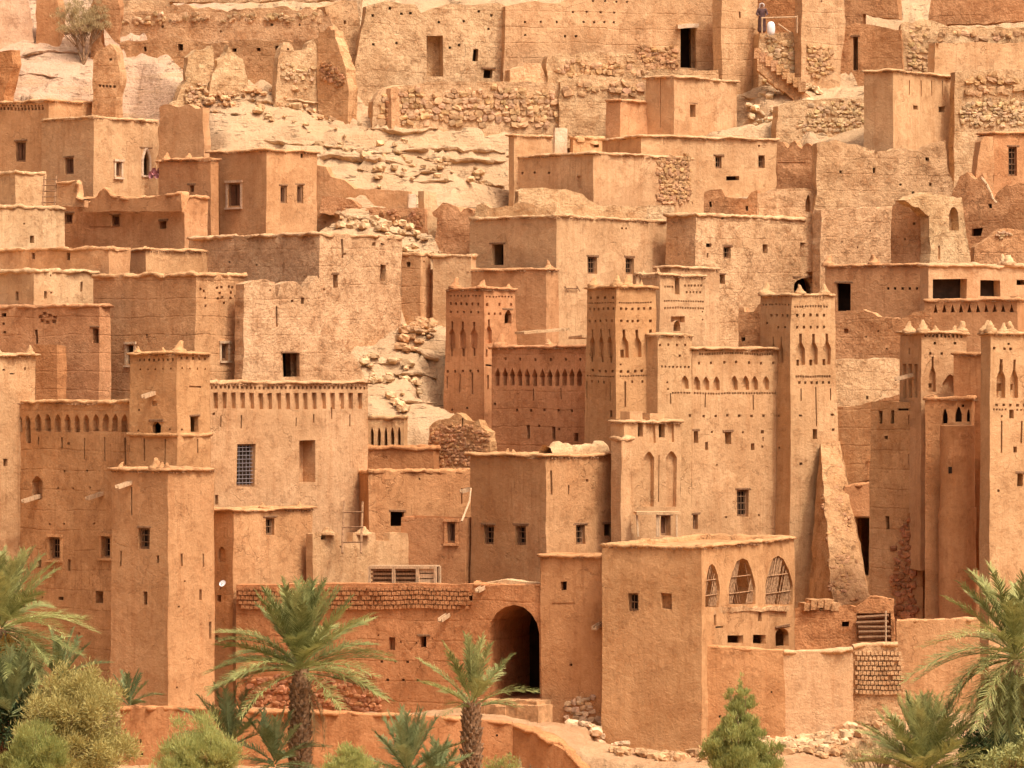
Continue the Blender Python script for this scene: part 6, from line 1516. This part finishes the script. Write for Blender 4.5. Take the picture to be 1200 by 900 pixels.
def bush(name, label, lobes, n, mat, size=.10, seed=1, cat='bush', vertical=.4, asp=.3, group=None, stems=True):
    """crown of many narrow leaves spread through overlapping lobes: lobes = (px, py, Y, rx, rz) in metres"""
    rnd = random.Random(seed); L = [(at(a, b, Y), rx, rz) for a, b, Y, rx, rz in lobes]
    p0 = L[0][0]; g = Vector((p0.x, p0.y, hill_z(p0.x, p0.y) - .1))
    t = thing(name, g, label, cat, group)
    vol = [rx * rx * rz for _, rx, rz in L]; mb = MB(); tips = []
    for i, (c, rx, rz) in enumerate(L):
        cl = max(10, int(40 * vol[i] / max(vol)) + 10)
        per = int(n * vol[i] / sum(vol) / cl)
        for q in range(cl):
            while True:
                d = Vector((rnd.uniform(-1, 1), rnd.uniform(-1, 1), rnd.uniform(-1, 1)))
                if .35 < d.length < 1: break
            d = d.normalized() * (rnd.uniform(.5, 1.0) if rnd.random() < .72 else rnd.uniform(1.0, 1.4))
            cc = c + Vector((d.x * rx, d.y * rx, d.z * rz)); tips.append((c, cc)); cr = min(rx, rz) * rnd.uniform(.24, .4)
            for k in range(per):
                v = Vector((rnd.gauss(0, .5), rnd.gauss(0, .5), rnd.gauss(0, .5))) * cr
                p = cc + v
                a = (v.normalized() * .6 + Vector((rnd.uniform(-.6, .6), rnd.uniform(-.6, .6), vertical + rnd.uniform(-.4, .6)))).normalized()
                s = a.cross(Vector((rnd.uniform(-1, 1), rnd.uniform(-1, 1), rnd.uniform(-1, 1)))).normalized()
                l = size * rnd.uniform(.6, 1.5); w = l * asp
                mb.add([p - s * w * .3, p + a * l * .5 - s * w * .5 + s * w, p + a * l, p + a * l * .5 - s * w * .5], [(0, 1, 2, 3)])
    mb.build('crown', mat, t)
    sm = MB()
    for (c, cc) in tips[::2]:
        m_ = g.lerp(c, .5) + Vector((rnd.uniform(-.1, .1), rnd.uniform(-.1, .1), 0))
        sm.beam(m_, cc, .022, 0, 4, .008)
    for (c, rx, rz) in L: sm.beam(g, g.lerp(c, .5), .06, 0, 5, .03)
    sm.build('stems', M_TRUNK, t)
bush('tamarisk_bush', 'wide olive yellow feathery tamarisk in the lower left', [(82, 828, 147, 1.15, 1.15), (55, 850, 147, .9, 1.0), (112, 852, 147, 1.05, 1.1), (85, 880, 146.5, 1.4, 1.2), (130, 880, 147, .8, .8), (60, 815, 147.4, .6, .6), (100, 808, 147.4, .7, .6)], 60000, M_TAM, .16, 2, vertical=.35, asp=.15)
bush('tamarisk_bush', 'small bright green bush at the bottom left corner', [(40, 890, 144, .85, .9), (22, 900, 144, .6, .6), (56, 898, 144, .6, .7)], 24000, M_GREEN, .16, 3, vertical=.9, asp=.13)
bush('tamarisk_bush', 'round light green bush before the dark broad palm', [(235, 880, 146, .95, .9), (205, 893, 146, .7, .7), (258, 892, 146, .65, .75), (225, 905, 146, 1.2, .6)], 36000, M_GREEN, .16, 4, vertical=.9, asp=.13)
bush('cypress_bush', 'pointed feathery green bush before the low courtyard wall', [(868, 808, 152, .12, .5), (864, 822, 151.9, .26, .6), (874, 836, 152.1, .34, .6), (858, 842, 152, .36, .7), (866, 856, 151.8, .5, .7), (850, 866, 152, .4, .75), (882, 868, 152, .42, .8), (862, 880, 151.8, .7, .8), (842, 888, 152, .5, .7), (892, 890, 152, .6, .6), (870, 896, 152, .9, .7), (905, 898, 152, .4, .4)], 46000, M_GREEN, .15, 5, vertical=1.5, asp=.16)
bush('tamarisk_bush', 'thin light green shrub top at the bottom right of the shaggy palm', [(412, 893, 148, .42, .55), (395, 902, 148, .4, .4), (425, 905, 148, .45, .4)], 11000, M_GREEN, .15, 6, vertical=.9, asp=.13)
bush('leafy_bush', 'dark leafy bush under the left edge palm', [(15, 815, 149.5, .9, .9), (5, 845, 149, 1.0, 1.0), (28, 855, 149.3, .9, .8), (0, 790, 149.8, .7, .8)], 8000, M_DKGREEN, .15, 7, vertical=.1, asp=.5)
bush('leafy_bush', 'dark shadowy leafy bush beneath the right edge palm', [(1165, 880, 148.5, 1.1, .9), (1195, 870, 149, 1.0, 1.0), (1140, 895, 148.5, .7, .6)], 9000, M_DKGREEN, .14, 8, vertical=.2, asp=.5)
bush('leafy_bush', 'yellow green low bush in the bottom right corner', [(1180, 893, 146, .7, .5), (1205, 880, 146, .6, .6), (1160, 898, 146, .5, .4)], 4500, M_PALMY, .12, 9, vertical=.4, asp=.4)
bush('dry_shrub', 'thin straw coloured weeds left of the young right palm', [(1030, 880, 152, .6, .6), (1005, 890, 152, .5, .45), (1045, 862, 153, .35, .45), (1060, 890, 152, .5, .5)], 4500, M_BRUSH, .14, 10, vertical=1.0, asp=.1)
bush('dry_shrub', 'golden dry brush growing on the hilltop rock at the top left', [(98, 32, 220.2, .8, .35), (82, 34, 220.2, .7, .3), (114, 28, 220.4, .7, .35), (96, 20, 220.6, 1.0, .4), (122, 16, 220.8, .7, .35), (80, 18, 220.8, .7, .35), (100, 8, 221.2, 1.0, .4)], 14000, M_BRUSH, .13, 11, vertical=.9, asp=.12)
bush('leafy_bush', 'low pale weeds at the bottom right of the young upright palm', [(598, 895, 151, .4, .35), (580, 900, 151, .35, .3)], 2000, M_GREEN, .1, 12, vertical=.8, asp=.16)
